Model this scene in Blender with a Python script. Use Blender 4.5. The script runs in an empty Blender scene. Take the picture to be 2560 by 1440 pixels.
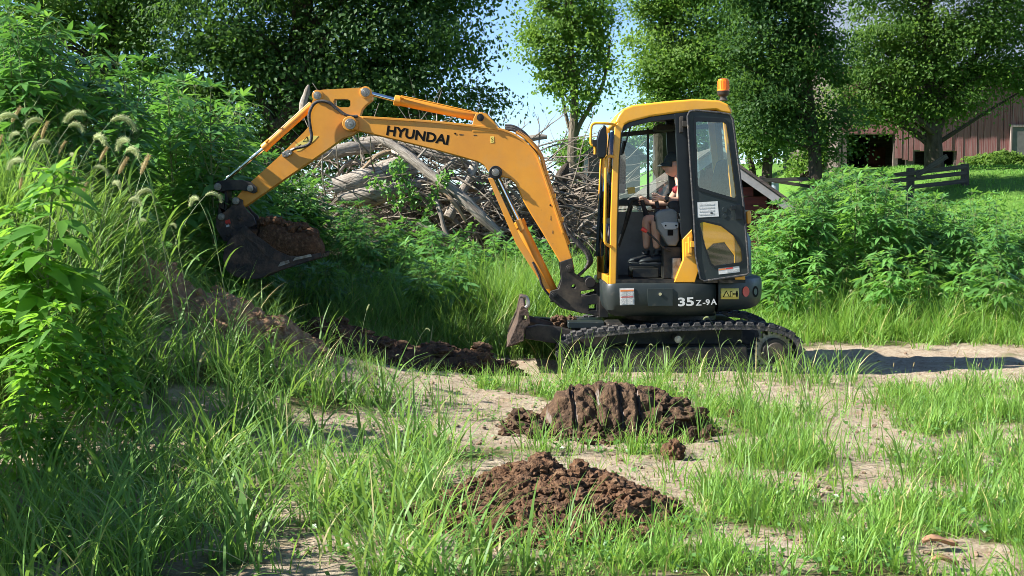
import bpy, bmesh, math, random
import numpy as np
from mathutils import Vector, Matrix, Quaternion, noise as mn
from mathutils.geometry import tessellate_polygon

SC = bpy.context.scene
COL = SC.collection
R = math.radians
# ------------------------------------------------------------------ camera
F, CAMY, CAMZ = 3420.0, -12.0, 1.45          # focal length in photo pixels, camera place
PITCH = math.atan(198 / F)
cam_d = bpy.data.cameras.new('camera')
cam = bpy.data.objects.new('camera', cam_d)
COL.objects.link(cam)
cam.location = (0, CAMY, CAMZ)
cam.rotation_euler = (math.pi / 2 - PITCH, 0, 0)
cam_d.sensor_width = 36
cam_d.lens = 36 * F / 2560
cam_d.clip_end = 3000
SC.camera = cam
# ------------------------------------------------------------------ sky and sun
SUN_EL, SUN_AZ = R(38), R(-10)                # sun to the left, AZ>0 = beyond the machine
sv = Vector((-math.cos(SUN_EL) * math.cos(SUN_AZ), math.cos(SUN_EL) * math.sin(SUN_AZ), math.sin(SUN_EL)))
wd = bpy.data.worlds.new('World'); SC.world = wd; wd.use_nodes = True
nt = wd.node_tree; nt.nodes.clear()
o_ = nt.nodes.new('ShaderNodeOutputWorld'); bg = nt.nodes.new('ShaderNodeBackground')
sky = nt.nodes.new('ShaderNodeTexSky'); sky.sky_type = 'NISHITA'; sky.sun_disc = False
sky.sun_elevation = SUN_EL; sky.sun_rotation = math.atan2(sv.x, sv.y)
sky.air_density = 0.7; sky.dust_density = 0.0; sky.ozone_density = 4.0
bg.inputs['Strength'].default_value = 0.075
nt.links.new(sky.outputs[0], bg.inputs['Color']); nt.links.new(bg.outputs[0], o_.inputs['Surface'])
sl = bpy.data.lights.new('sun', 'SUN'); sl.energy = 5.0; sl.angle = R(0.53); sl.color = (1.0, 0.97, 0.92)
so = bpy.data.objects.new('sun', sl); COL.objects.link(so)
so.rotation_euler = sv.to_track_quat('Z', 'Y').to_euler(); so.location = (-20, 0, 20)
vs = SC.view_settings
vs.view_transform = 'Standard'; vs.look = 'None'; vs.exposure = 1.6; vs.gamma = 1.0; vs.use_curve_mapping = False
SC.render.engine = 'CYCLES'
SC.cycles.max_bounces = 8; SC.cycles.diffuse_bounces = 3; SC.cycles.glossy_bounces = 3
SC.cycles.transmission_bounces = 6; SC.cycles.transparent_max_bounces = 12
SC.cycles.use_denoising = True; SC.cycles.denoiser = 'OPENIMAGEDENOISE'
SC.cycles.denoising_input_passes = 'RGB_ALBEDO_NORMAL'; SC.cycles.denoising_prefilter = 'ACCURATE'
SC.cycles.sample_clamp_indirect = 4.0
SC.cycles.filter_width = 0.9

# ------------------------------------------------------------------ helpers
rnd = random.Random(5)
rng = np.random.default_rng(7)
cp, sp = math.cos(PITCH), math.sin(PITCH)

def W(px, py, Y):                             # photo pixel at the depth of world Y
    a = (px - 1280) / F; b = -(py - 720) / F
    d = Vector((a, cp + b * sp, -sp + b * cp))
    t = (Y - CAMY) / d.y
    return Vector((d.x * t, Y, CAMZ + d.z * t))

def G(px, py, z=0.0):                         # photo pixel on the plane of height z
    a = (px - 1280) / F; b = -(py - 720) / F
    d = Vector((a, cp + b * sp, -sp + b * cp))
    t = (z - CAMZ) / d.z
    return Vector((d.x * t, CAMY + d.y * t, z))

def proj(x, y, z):
    dy = y - CAMY; dz = z - CAMZ
    f = dy * cp - dz * sp; u = dy * sp + dz * cp
    return 1280 + F * x / f, 720 - F * u / f

def hsh(ix, iy, s):
    v = np.sin(ix * 127.1 + iy * 311.7 + s * 74.7) * 43758.5453
    return v - np.floor(v)
def vnoise(x, y, s=0):
    x = np.asarray(x, float); y = np.asarray(y, float)
    ix = np.floor(x); iy = np.floor(y); fx = x - ix; fy = y - iy
    fx = fx * fx * (3 - 2 * fx); fy = fy * fy * (3 - 2 * fy)
    a = hsh(ix, iy, s); b = hsh(ix + 1, iy, s); c = hsh(ix, iy + 1, s); d = hsh(ix + 1, iy + 1, s)
    return a + (b - a) * fx + (c - a) * fy + (a - b - c + d) * fx * fy
def fbm(x, y, s=0, o=4):
    v = 0; am = 0.5; t = 0
    for k in range(o):
        v = v + am * vnoise(x * 2 ** k + 17 * k, y * 2 ** k - 9 * k, s + k); t += am; am *= 0.5
    return v / t
def sstep(a, b, x):
    t = np.clip((np.asarray(x, float) - a) / (b - a), 0, 1)
    return t * t * (3 - 2 * t)

def H(x, y, fine=True):                       # height of the ground
    x = np.asarray(x, float); y = np.asarray(y, float)
    h = 1.25 * np.exp(-(((x + 4.3) / 2.5) ** 2 + ((y + 1.9) / 1.9) ** 2))
    h = h + 2.5 * sstep(7.5, 25, y) * sstep(5.6, 11, x) + 0.035 * np.clip(y - 26, 0, 60) * sstep(6, 12, x)
    h = h + 0.15 * sstep(4, 12, y) * fbm(x * .3, y * .3, 9, 2)
    if fine:
        h = h + 0.05 * (fbm(x * 1.1, y * 1.1, 3, 4) - .5) * sstep(30, 10, y)
        # ruts the tracks left to the right of the machine
        for yc in (0.15, 1.55):
            h = h - 0.035 * np.exp(-((y - yc) / .17) ** 2) * sstep(2.6, 3.2, x) * sstep(9, 6, x)
    return h
def Hs(x, y):
    return float(H(x, y))

# ---- meshes
class MB:
    def __init__(s): s.v = []; s.f = []; s.m = []; s.uv = {}
    def add(s, vs_, fs, mi=0):
        b = len(s.v); s.v += [tuple(p) for p in vs_]
        for f in fs: s.f.append(tuple(b + i for i in f)); s.m.append(mi)
        return b
    def box(s, a, b, mi=0):
        x0, y0, z0 = a; x1, y1, z1 = b
        s.add([(x0,y0,z0),(x1,y0,z0),(x1,y1,z0),(x0,y1,z0),(x0,y0,z1),(x1,y0,z1),(x1,y1,z1),(x0,y1,z1)],
              [(0,3,2,1),(4,5,6,7),(0,1,5,4),(1,2,6,5),(2,3,7,6),(3,0,4,7)], mi)
    def prism(s, xz, y0, y1, holes=(), mi=0, xz1=None):
        """side outline (x,z) pushed from y0 to y1; xz1 = outline at y1"""
        n = len(xz); xz1 = xz1 or xz
        ar = sum(xz[i][0]*xz[(i+1)%n][1] - xz[(i+1)%n][0]*xz[i][1] for i in range(n))
        if ar < 0: xz = xz[::-1]; xz1 = xz1[::-1]
        hs = []
        for h in holes:
            k = len(h); a2 = sum(h[i][0]*h[(i+1)%k][1] - h[(i+1)%k][0]*h[i][1] for i in range(k))
            hs.append(h[::-1] if a2 > 0 else h)
        loops = [xz] + hs; loops1 = [xz1] + hs
        fl = [p for l in loops for p in l]; fl1 = [p for l in loops1 for p in l]
        N = len(fl)
        vv = [(p[0], y0, p[1]) for p in fl] + [(p[0], y1, p[1]) for p in fl1]
        ff = []
        if not hs:
            ff.append(tuple(range(n))); ff.append(tuple(range(2*n-1, n-1, -1)))
        else:
            for t in tessellate_polygon([[Vector((p[0], p[1], 0)) for p in l] for l in loops]):
                a, b, c = t
                A = (fl[b][0]-fl[a][0])*(fl[c][1]-fl[a][1]) - (fl[c][0]-fl[a][0])*(fl[b][1]-fl[a][1])
                if A < 0: b, c = c, b
                ff.append((a, b, c)); ff.append((N + a, N + c, N + b))
        st = 0
        for l in loops:
            k = len(l)
            for i in range(k):
                j = (i + 1) % k
                ff.append((st + j, st + i, N + st + i, N + st + j))
            st += k
        s.add(vv, ff, mi)
    def tube(s, pts, rad, n=8, mi=0, cap=True, uvs=False):
        pts = [Vector(p) for p in pts]
        if not hasattr(rad, '__len__'): rad = [rad] * len(pts)
        m = len(pts); T = []
        for i in range(m):
            t = pts[min(i+1, m-1)] - pts[max(i-1, 0)]
            T.append(t.normalized() if t.length > 1e-9 else Vector((0,0,1)))
        u = T[0].orthogonal().normalized(); vv = []
        for i in range(m):
            u = (u - T[i] * u.dot(T[i]))
            u = u.normalized() if u.length > 1e-6 else T[i].orthogonal().normalized()
            w = T[i].cross(u)
            for k in range(n):
                a = 2 * math.pi * k / n
                vv.append(pts[i] + (u * math.cos(a) + w * math.sin(a)) * rad[i])
        ff = [(i*n+k, i*n+(k+1)%n, (i+1)*n+(k+1)%n, (i+1)*n+k) for i in range(m-1) for k in range(n)]
        if cap: ff += [tuple(range(n-1, -1, -1)), tuple(range((m-1)*n, m*n))]
        b = s.add(vv, ff, mi)
        if uvs:
            L = 0
            for i in range(m):
                if i: L += (pts[i]-pts[i-1]).length
                for k in range(n): s.uv[b+i*n+k] = (k / n, L)
        return b
    def disc(s, c, r, y0, y1, n=24, mi=0):
        s.prism([(c[0]+r*math.cos(2*math.pi*k/n), c[1]+r*math.sin(2*math.pi*k/n)) for k in range(n)], y0, y1, mi=mi)
    def lathe(s, prof, c, n=24, mi=0):
        vv = []; m = len(prof)
        for r, z in prof:
            for k in range(n):
                a = 2*math.pi*k/n; vv.append((c[0]+r*math.cos(a), c[1]+r*math.sin(a), c[2]+z))
        ff = [(i*n+k, i*n+(k+1)%n, (i+1)*n+(k+1)%n, (i+1)*n+k) for i in range(m-1) for k in range(n)]
        ff += [tuple(range(n-1,-1,-1)), tuple(range((m-1)*n, m*n))]
        s.add(vv, ff, mi)
    def blob(s, c, r, sub=2, amp=.3, fr=3., seed=0, mi=0, flat=1.0):
        bm = bmesh.new(); bmesh.ops.create_icosphere(bm, subdivisions=sub, radius=1)
        bm.verts.ensure_lookup_table(); vv = []
        for v in bm.verts:
            d = v.co.normalized()
            k = 1 + amp * mn.fractal(d * fr * .5 + Vector((seed*3.1, seed*1.7, seed)), 1., 2., 3)
            rr = r if hasattr(r, '__len__') else (r, r, r)
            vv.append((c[0]+d.x*rr[0]*k, c[1]+d.y*rr[1]*k, c[2]+d.z*rr[2]*k*flat))
        s.add(vv, [tuple(x.index for x in f.verts) for f in bm.faces], mi); bm.free()
    def mesh(s, name, org=(0,0,0)):
        me = bpy.data.meshes.new(name)
        o = Vector(org)
        me.from_pydata([tuple(Vector(p) - o) for p in s.v], [], s.f)
        if any(s.m): me.polygons.foreach_set('material_index', s.m)
        if s.uv:
            l = me.uv_layers.new(name='uv')
            vi = np.zeros(len(me.loops), int); me.loops.foreach_get('vertex_index', vi)
            arr = np.zeros((len(s.v), 2))
            for k, q in s.uv.items(): arr[k] = q
            l.data.foreach_set('uv', arr[vi].ravel())
        me.update(); return me

ORG = {}
def put(name, me, mats, parent=None, smooth=True, bevel=0, seg=2, ang=35, loc=None):
    o = bpy.data.objects.new(name, me); COL.objects.link(o)
    if not isinstance(mats, (list, tuple)): mats = [mats]
    if not me.materials:
        for m in mats: me.materials.append(m)
    if smooth:
        me.shade_smooth()
        if smooth is not True or not bevel: me.set_sharp_from_angle(angle=R(ang))
    if parent is not None: o.parent = parent
    if loc is not None: o.location = loc
    if bevel:
        b = o.modifiers.new('bevel', 'BEVEL'); b.width = bevel; b.segments = seg; b.limit_method = 'ANGLE'; b.angle_limit = R(32)
        b.harden_normals = True
    return o
def obj(name, mb, mat, parent=None, org=None, **k):
    """one mesh object; vertices are given in world space; ORG holds each thing's base point"""
    if parent is not None:
        og = ORG[parent.name]
        o = put(name, mb.mesh(name, og), mat, parent, **k); ORG[o.name] = og
    else:
        og = Vector(org if org is not None else (0, 0, 0))
        o = put(name, mb.mesh(name, og), mat, None, loc=og, **k); ORG[o.name] = og
    return o
def thing(name, label, cat, loc=(0,0,0), group=None):
    o = bpy.data.objects.new(name, None); COL.objects.link(o); o.location = loc
    o.empty_display_size = .1
    ORG[o.name] = Vector(loc); return tag(o, label, cat, group)
def tag(o, label=None, cat=None, group=None, kind=None):
    if label: o['label'] = label
    if cat: o['category'] = cat
    if group: o['group'] = group
    if kind: o['kind'] = kind
    return o
def npmesh(name, V, quads=None, tris=None):
    """fast mesh from arrays"""
    me = bpy.data.meshes.new(name)
    q = np.zeros((0,4), np.int64) if quads is None else np.asarray(quads).reshape(-1,4)
    t = np.zeros((0,3), np.int64) if tris is None else np.asarray(tris).reshape(-1,3)
    me.vertices.add(len(V)); me.vertices.foreach_set('co', np.asarray(V, np.float32).ravel())
    nl = q.size + t.size
    me.loops.add(nl); me.loops.foreach_set('vertex_index', np.concatenate([q.ravel(), t.ravel()]).astype(np.int32))
    me.polygons.add(len(q)+len(t))
    ls = np.concatenate([np.arange(len(q))*4, q.size + np.arange(len(t))*3]).astype(np.int32)
    me.polygons.foreach_set('loop_start', ls)
    me.polygons.foreach_set('use_smooth', np.ones(len(q)+len(t), bool))
    me.update(calc_edges=True); me.validate()
    return me
def catmull(p, k=6, closed=False):
    p = [Vector(q) for q in p]; n = len(p); out = []
    rg = range(n) if closed else range(n-1)
    for i in rg:
        if closed: a, b, c, d = p[(i-1)%n], p[i], p[(i+1)%n], p[(i+2)%n]
        else: a, b, c, d = p[max(i-1,0)], p[i], p[i+1], p[min(i+2,n-1)]
        for j in range(k):
            t = j / k
            out.append(.5*((2*b)+(c-a)*t+(2*a-5*b+4*c-d)*t*t+(3*b-a-3*c+d)*t**3))
    if not closed: out.append(p[-1])
    return out
def xz(px, Y, sm=0):                          # photo pixel outline -> (x,z) at the depth Y
    pts = [W(p[0], p[1], Y) for p in px]
    if sm: pts = catmull(pts, sm, True)
    return [(p.x, p.z) for p in pts]

# ---- materials
def nd(nt, t, **k):
    n = nt.nodes.new(t)
    for a, b in k.items(): setattr(n, a, b)
    return n
def mat(name, c1, rough=.5, metal=0., c2=None, scale=6., lo=.35, hi=.65, bump=0., bscale=60., spec=.5, coat=0.,
        c3=None, s3=25., lo3=.6, hi3=.75, detail=6., coord='Object', stretch=None, rvar=0., c4=None, s4=3., lo4=.45, hi4=.8, mx4=.35):
    m = bpy.data.materials.new(name); m.use_nodes = True; nt = m.node_tree
    b = nt.nodes['Principled BSDF']
    b.inputs['Roughness'].default_value = rough; b.inputs['Metallic'].default_value = metal
    b.inputs['Specular IOR Level'].default_value = spec; b.inputs['Coat Weight'].default_value = coat
    b.inputs['Base Color'].default_value = (*c1, 1)
    tc = nd(nt, 'ShaderNodeTexCoord'); src = tc.outputs[coord]
    if stretch:
        mp = nd(nt, 'ShaderNodeMapping'); mp.inputs['Scale'].default_value = stretch
        nt.links.new(src, mp.inputs[0]); src = mp.outputs[0]
    col = None
    def layer(prev, c, s, a, z, top=1.):
        n = nd(nt, 'ShaderNodeTexNoise'); n.inputs['Scale'].default_value = s; n.inputs['Detail'].default_value = detail
        n.inputs['Roughness'].default_value = .62
        nt.links.new(src, n.inputs['Vector'])
        r = nd(nt, 'ShaderNodeMapRange'); r.inputs['From Min'].default_value = a; r.inputs['From Max'].default_value = z; r.inputs['To Max'].default_value = top
        nt.links.new(n.outputs['Fac'], r.inputs['Value'])
        x = nd(nt, 'ShaderNodeMix', data_type='RGBA'); nt.links.new(r.outputs[0], x.inputs['Factor'])
        if prev is None: x.inputs['A'].default_value = (*c1, 1)
        else: nt.links.new(prev, x.inputs['A'])
        x.inputs['B'].default_value = (*c, 1)
        return x.outputs['Result'], r.outputs[0]
    if c2: col, fac = layer(None, c2, scale, lo, hi)
    if c3: col, fac3 = layer(col, c3, s3, lo3, hi3)
    if c4: col, fac4 = layer(col, c4, s4, lo4, hi4, mx4)
    if col is not None: nt.links.new(col, b.inputs['Base Color'])
    if rvar and c2:
        r = nd(nt, 'ShaderNodeMapRange'); r.inputs['To Min'].default_value = rough; r.inputs['To Max'].default_value = rough + rvar
        nt.links.new(fac, r.inputs['Value']); nt.links.new(r.outputs[0], b.inputs['Roughness'])
    if bump:
        n = nd(nt, 'ShaderNodeTexNoise'); n.inputs['Scale'].default_value = bscale; n.inputs['Detail'].default_value = 5
        nt.links.new(src, n.inputs['Vector'])
        bp = nd(nt, 'ShaderNodeBump'); bp.inputs['Strength'].default_value = bump; bp.inputs['Distance'].default_value = .02
        nt.links.new(n.outputs['Fac'], bp.inputs['Height']); nt.links.new(bp.outputs[0], b.inputs['Normal'])
    return m
def leafmat(name, ca, cb, trans, tfac=.4, rough=.45, spec=.35, island=True, objvar=.25, cc=None):
    """leaf: two-tone by leaf, light shining through"""
    m = bpy.data.materials.new(name); m.use_nodes = True; nt = m.node_tree
    b = nt.nodes['Principled BSDF']; out = nt.nodes['Material Output']
    b.inputs['Roughness'].default_value = rough; b.inputs['Specular IOR Level'].default_value = spec
    ge = nd(nt, 'ShaderNodeNewGeometry'); oi = nd(nt, 'ShaderNodeObjectInfo')
    ramp = nd(nt, 'ShaderNodeMix', data_type='RGBA')
    ramp.inputs['A'].default_value = (*ca, 1); ramp.inputs['B'].default_value = (*cb, 1)
    nt.links.new(ge.outputs['Random Per Island'], ramp.inputs['Factor'])
    col = ramp.outputs['Result']
    if cc:                                   # a few yellowed or dry ones
        mr = nd(nt, 'ShaderNodeMath', operation='GREATER_THAN'); mr.inputs[1].default_value = .94
        nt.links.new(ge.outputs['Random Per Island'], mr.inputs[0])
        mx = nd(nt, 'ShaderNodeMix', data_type='RGBA'); nt.links.new(mr.outputs[0], mx.inputs['Factor'])
        nt.links.new(col, mx.inputs['A']); mx.inputs['B'].default_value = (*cc, 1); col = mx.outputs['Result']
    hs = nd(nt, 'ShaderNodeHueSaturation')
    mr = nd(nt, 'ShaderNodeMapRange'); mr.inputs['To Min'].default_value = 1 - objvar; mr.inputs['To Max'].default_value = 1 + objvar
    nt.links.new(oi.outputs['Random'], mr.inputs['Value']); nt.links.new(mr.outputs[0], hs.inputs['Value'])
    nt.links.new(col, hs.inputs['Color'])
    nt.links.new(hs.outputs[0], b.inputs['Base Color'])
    tr = nd(nt, 'ShaderNodeBsdfTranslucent')
    tm = nd(nt, 'ShaderNodeMix', data_type='RGBA', blend_type='MULTIPLY'); tm.inputs['Factor'].default_value = .0
    tr.inputs['Color'].default_value = (*trans, 1)
    ms = nd(nt, 'ShaderNodeMixShader'); ms.inputs[0].default_value = tfac
    nt.links.new(b.outputs[0], ms.inputs[1]); nt.links.new(tr.outputs[0], ms.inputs[2])
    nt.links.new(ms.outputs[0], out.inputs['Surface'])
    return m
def glassmat(name, tint, refl=.12, rough=.02):
    m = bpy.data.materials.new(name); m.use_nodes = True; nt = m.node_tree; out = nt.nodes['Material Output']
    nt.nodes.remove(nt.nodes['Principled BSDF'])
    t = nd(nt, 'ShaderNodeBsdfTransparent'); t.inputs[0].default_value = (*tint, 1)
    g = nd(nt, 'ShaderNodeBsdfGlossy'); g.inputs['Roughness'].default_value = rough
    fr = nd(nt, 'ShaderNodeFresnel'); fr.inputs[0].default_value = 1.5
    ad = nd(nt, 'ShaderNodeMath', operation='ADD'); ad.inputs[1].default_value = refl; nt.links.new(fr.outputs[0], ad.inputs[0])
    ms = nd(nt, 'ShaderNodeMixShader'); nt.links.new(ad.outputs[0], ms.inputs[0])
    nt.links.new(t.outputs[0], ms.inputs[1]); nt.links.new(g.outputs[0], ms.inputs[2]); nt.links.new(ms.outputs[0], out.inputs[0])
    return m

M = {}
M['paint'] = mat('paint', (.72,.30,.018), .38, c2=(.58,.225,.020), scale=3.5, lo=.3, hi=.75, coat=.1, c3=(.16,.085,.04), s3=26, lo3=.66, hi3=.80, rvar=.2, detail=9, c4=(.40,.27,.13), s4=2.6, lo4=.46, hi4=.78, mx4=.42)
M['paint_lit'] = mat('paint_lit', (.80,.37,.016), .32, c2=(.72,.32,.018), scale=4, coat=.25, c3=(.30,.17,.05), s3=30, lo3=.72, hi3=.82, c4=(.45,.31,.14), s4=3, mx4=.3)  # same paint as the boom; the cab's brighter light is in the colour
M['dark'] = mat('dark', (.009,.016,.017), .36, c2=(.014,.022,.022), scale=4, spec=.4, c3=(.10,.085,.062), s3=16, lo3=.60, hi3=.95, rvar=.2, c4=(.13,.11,.085), s4=2.2, lo4=.42, hi4=.8, mx4=.14)
M['black'] = mat('black', (.006,.0065,.008), .5, spec=.35, c2=(.013,.013,.013), scale=9, c4=(.16,.125,.085), s4=5, lo4=.45, hi4=.75, mx4=.55, c3=(.075,.063,.05), s3=22, lo3=.66, hi3=.9)
M['frame_black'] = mat('frame_black', (.004,.006,.008), .35, spec=.35, c2=(.008,.010,.011), scale=7)
M['rubber'] = mat('rubber', (.016,.017,.020), .75, c2=(.035,.035,.036), scale=14, c3=(.17,.14,.10), s3=26, lo3=.50, hi3=.78, bump=.3)
M['chrome'] = mat('chrome', (.75,.75,.74), .12, 1.)
M['steel'] = mat('steel', (.33,.32,.30), .4, .8, c2=(.2,.17,.13), scale=30)
M['bucket'] = mat('bucket', (.026,.021,.018), .65, .1, c2=(.055,.038,.027), scale=7, c3=(.15,.090,.055), s3=9, lo3=.47, hi3=.75, bump=.4, bscale=40)
M['blade'] = mat('blade', (.085,.050,.032), .7, .2, c2=(.040,.028,.022), scale=9, c3=(.20,.13,.085), s3=14, lo3=.5, hi3=.75, bump=.4, bscale=40)
M['worn'] = mat('worn', (.42,.40,.37), .35, .7, c2=(.2,.15,.11), scale=20)
M['grey_plastic'] = mat('grey_plastic', (.17,.18,.18), .55, c2=(.13,.135,.135), scale=10)
M['light_plastic'] = mat('light_plastic', (.36,.37,.37), .5)
M['seat'] = mat('seat', (.018,.018,.02), .85, c2=(.03,.03,.032), scale=30)
M['amber'] = mat('amber', (.95,.21,.005), .15, spec=.6)
M['red'] = mat('red', (.55,.035,.02), .4)
M['blue'] = mat('blue', (.014,.028,.060), .4)
M['decal_black'] = mat('decal_black', (.006,.006,.006), .8, spec=.1)
M['decal_white'] = mat('decal_white', (.62,.62,.60), .5, c2=(.5,.49,.46), scale=30)
M['decal_yellow'] = mat('decal_yellow', (.78,.62,.14), .5)
M['decal_grey'] = mat('decal_grey', (.30,.30,.29), .5, c2=(.5,.5,.48), scale=140, lo=.45, hi=.5)
M['decal_orange'] = mat('decal_orange', (.70,.20,.05), .5)
M['glass'] = glassmat('glass', (.88,.94,.92), .04)
M['glass_dark'] = glassmat('glass_dark', (.52,.62,.60), .09)
M['mirror'] = mat('mirror', (.85,.85,.85), .03, 1.)
M['skin'] = mat('skin', (.68,.38,.27), .5, c2=(.62,.33,.22), scale=12)
M['soil'] = mat('soil', (.120,.062,.032), .95, c2=(.055,.032,.019), scale=9, c3=(.19,.115,.065), s3=30, lo3=.5, hi3=.72, bump=1., bscale=55, spec=.15)
M['soil_dark'] = mat('soil_dark', (.092,.054,.030), .92, c2=(.046,.028,.017), scale=10, c3=(.17,.105,.06), s3=26, lo3=.52, hi3=.75, bump=1., bscale=55, spec=.2)
M['soil_tan'] = mat('soil_tan', (.29,.175,.105), .95, c2=(.18,.10,.058), scale=6, c3=(.40,.28,.18), s3=22, lo3=.5, hi3=.75, bump=.9, bscale=50, spec=.1)
M['clay'] = mat('clay', (.17,.13,.105), .6, c2=(.09,.065,.05), scale=16, bump=.4, bscale=60)
M['wood_grey'] = mat('wood_grey', (.37,.325,.265), .85, c2=(.17,.14,.11), scale=1, lo=.38, hi=.62, c3=(.52,.475,.405), s3=1.6, lo3=.55, hi3=.8, bump=1., bscale=3.2, coord='UV', stretch=(16, 3.2, 1), spec=.15)
M['wood_tan'] = mat('wood_tan', (.40,.29,.18), .85, c2=(.22,.14,.085), scale=1, c3=(.50,.40,.28), s3=1.5, lo3=.5, hi3=.8, bump=.8, bscale=2, coord='UV', stretch=(12, 2.5, 1), spec=.2)
M['bark'] = mat('bark', (.085,.068,.050), .95, c2=(.040,.032,.024), scale=1, bump=1., bscale=2.5, coord='UV', stretch=(9, 3, 1), spec=.15)
M['bark_light'] = mat('bark_light', (.19,.155,.115), .95, c2=(.09,.072,.055), scale=1, bump=1., bscale=2.5, coord='UV', stretch=(9, 3, 1), spec=.15)
M['heap_core'] = mat('heap_core', (.10,.082,.062), .95, c2=(.05,.04,.03), scale=7, bump=1., bscale=30, spec=.1)
M['twig'] = mat('twig', (.26,.22,.17), .9, c2=(.115,.09,.068), scale=3, c3=(.42,.37,.30), s3=7, lo3=.55, hi3=.7, spec=.2)
# foliage
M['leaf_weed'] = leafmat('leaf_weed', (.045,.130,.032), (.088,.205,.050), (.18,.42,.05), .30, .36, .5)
M['leaf_weed_lit'] = leafmat('leaf_weed_lit', (.075,.185,.042), (.125,.275,.065), (.28,.55,.07), .36, .38, .5)  # brighter copy of leaf_weed, sunlight put into the colour
M['leaf_big'] = leafmat('leaf_big', (.065,.17,.028), (.115,.25,.038), (.30,.58,.05), .44, .5, .3, objvar=.15)
M['stem'] = mat('stem', (.10,.15,.045), .6, c2=(.15,.17,.06), scale=5)
M['grass'] = leafmat('grass', (.092,.200,.029), (.185,.325,.055), (.33,.56,.068), .35, .5, .3, objvar=.05, cc=(.40,.33,.13))
M['grass_tall'] = leafmat('grass_tall', (.078,.168,.032), (.155,.28,.060), (.31,.51,.07), .35, .5, .3, objvar=.05, cc=(.42,.36,.17))
M['lawn'] = leafmat('lawn', (.09,.22,.035), (.15,.30,.05), (.25,.5,.05), .3, .6, .2, objvar=.05)
M['foxtail'] = leafmat('foxtail', (.36,.42,.19), (.50,.52,.28), (.6,.65,.35), .4, .7, .2, objvar=.2)
M['foxtail_dry'] = leafmat('foxtail_dry', (.40,.33,.16), (.50,.42,.22), (.6,.45,.2), .35, .7, .2, objvar=.2)
M['leaf_dark'] = leafmat('leaf_dark', (.026,.068,.018), (.058,.120,.028), (.11,.22,.03), .40, .55, .2, objvar=.1)  # on the largest tree this dark tone carries the shade of its face
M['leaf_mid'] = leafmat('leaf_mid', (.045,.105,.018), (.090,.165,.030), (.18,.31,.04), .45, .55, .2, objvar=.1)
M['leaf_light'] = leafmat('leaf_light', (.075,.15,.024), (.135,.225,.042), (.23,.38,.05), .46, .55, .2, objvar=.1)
M['barn'] = mat('barn', (.24,.060,.055), .85, c2=(.14,.038,.038), scale=2.2, c3=(.33,.24,.22), s3=3.2, lo3=.44, hi3=.66, bump=.5, bscale=10, stretch=(9, 9, .9), spec=.2)
M['barn_grey'] = mat('barn_grey', (.34,.29,.26), .9, c2=(.20,.12,.11), scale=3, stretch=(9, 9, .8), spec=.2)
M['old_wood'] = mat('old_wood', (.15,.12,.10), .9, c2=(.08,.062,.055), scale=3, c3=(.24,.2,.175), s3=6, lo3=.55, hi3=.75, bump=.5, bscale=14, stretch=(.8, .8, 8), spec=.2)
M['fence'] = mat('fence', (.050,.043,.036), .9, c2=(.10,.088,.072), scale=5, spec=.2)
M['red_wall'] = mat('red_wall', (.15,.040,.028), .85, c2=(.09,.030,.024), scale=4, c3=(.2,.14,.11), s3=8, lo3=.6, hi3=.75, spec=.2)
M['white_board'] = mat('white_board', (.42,.40,.37), .8, c2=(.28,.26,.24), scale=5)
M['metal_sheet'] = mat('metal_sheet', (.40,.45,.52), .35, .6, c2=(.30,.33,.38), scale=3, c3=(.22,.13,.09), s3=6, lo3=.66, hi3=.8)
M['concrete'] = mat('concrete', (.15,.14,.13), .9, c2=(.10,.09,.085), scale=3)
# ------------------------------------------------------------------ ground
BARE = [(2150,930,560,60,1.),(1990,985,230,45,.95),(2130,1075,90,100,.97),(2175,1190,80,70,.85),(1735,1165,75,55,.9),(1000,1080,360,75,.8),
        (760,1130,170,70,.85),(1300,930,170,45,1.),(2370,1395,110,50,.85),(690,1240,150,75,.4),(1180,1010,200,40,.7),(1420,1235,330,120,.95),
        (1520,1060,290,75,.9),(980,940,300,65,.9),(1680,945,320,28,.75),(260,1330,150,60,.4),(2350,880,180,22,.8),(2560,850,80,14,.8)]
def cover(x, y):                              # how thick the grass stands, 0 bare .. 1 lush
    px, py = proj(x, y, H(x, y, False))
    c = np.ones_like(px)
    wob = (fbm(x * 1.7, y * 1.7, 21, 4) - .5)
    for cx, cy, rx, ry, s in BARE:
        d = np.sqrt(((px - cx) / rx) ** 2 + ((py - cy) / ry) ** 2) + wob * .9
        c = np.minimum(c, 1 - s * sstep(1.12, .72, d))
    n = fbm(x * 2.6, y * 2.6, 31, 3)
    c = c * (.14 + .86 * sstep(.34, .60, n))
    return np.clip(c, 0, 1)
def axis(lo, hi, step, far, g=1.18):
    a = list(np.arange(lo, hi + 1e-6, step)); s = step; p = hi
    while p < far: s *= g; p += s; a.append(p)
    s = step; p = lo
    while p > -far: s *= g; p -= s; a.insert(0, p)
    return np.array(a)
xs_ = axis(-5.2, 7.5, .045, 900); ys_ = axis(-7.2, 4.5, .045, 1200)
X, Y = np.meshgrid(xs_, ys_)
Z = H(X, Y)
near = sstep(30, 8, np.hypot(X, Y + 4))
cv = cover(X, Y)
Z = Z + near * (.034 * (fbm(X * 7, Y * 7, 5, 4) - .5) + .030 * np.abs(fbm(X * 3.5, Y * 3.5, 8, 3) - .5)) * (1.1 - .5 * cv)
nx, ny = len(xs_), len(ys_)
idx = np.arange(nx * ny).reshape(ny, nx)
me = npmesh('ground', np.stack([X.ravel(), Y.ravel(), Z.ravel()], 1),
            np.stack([idx[:-1, :-1], idx[:-1, 1:], idx[1:, 1:], idx[1:, :-1]], -1).reshape(-1, 4))
at = me.attributes.new('turf', 'FLOAT', 'POINT')
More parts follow.
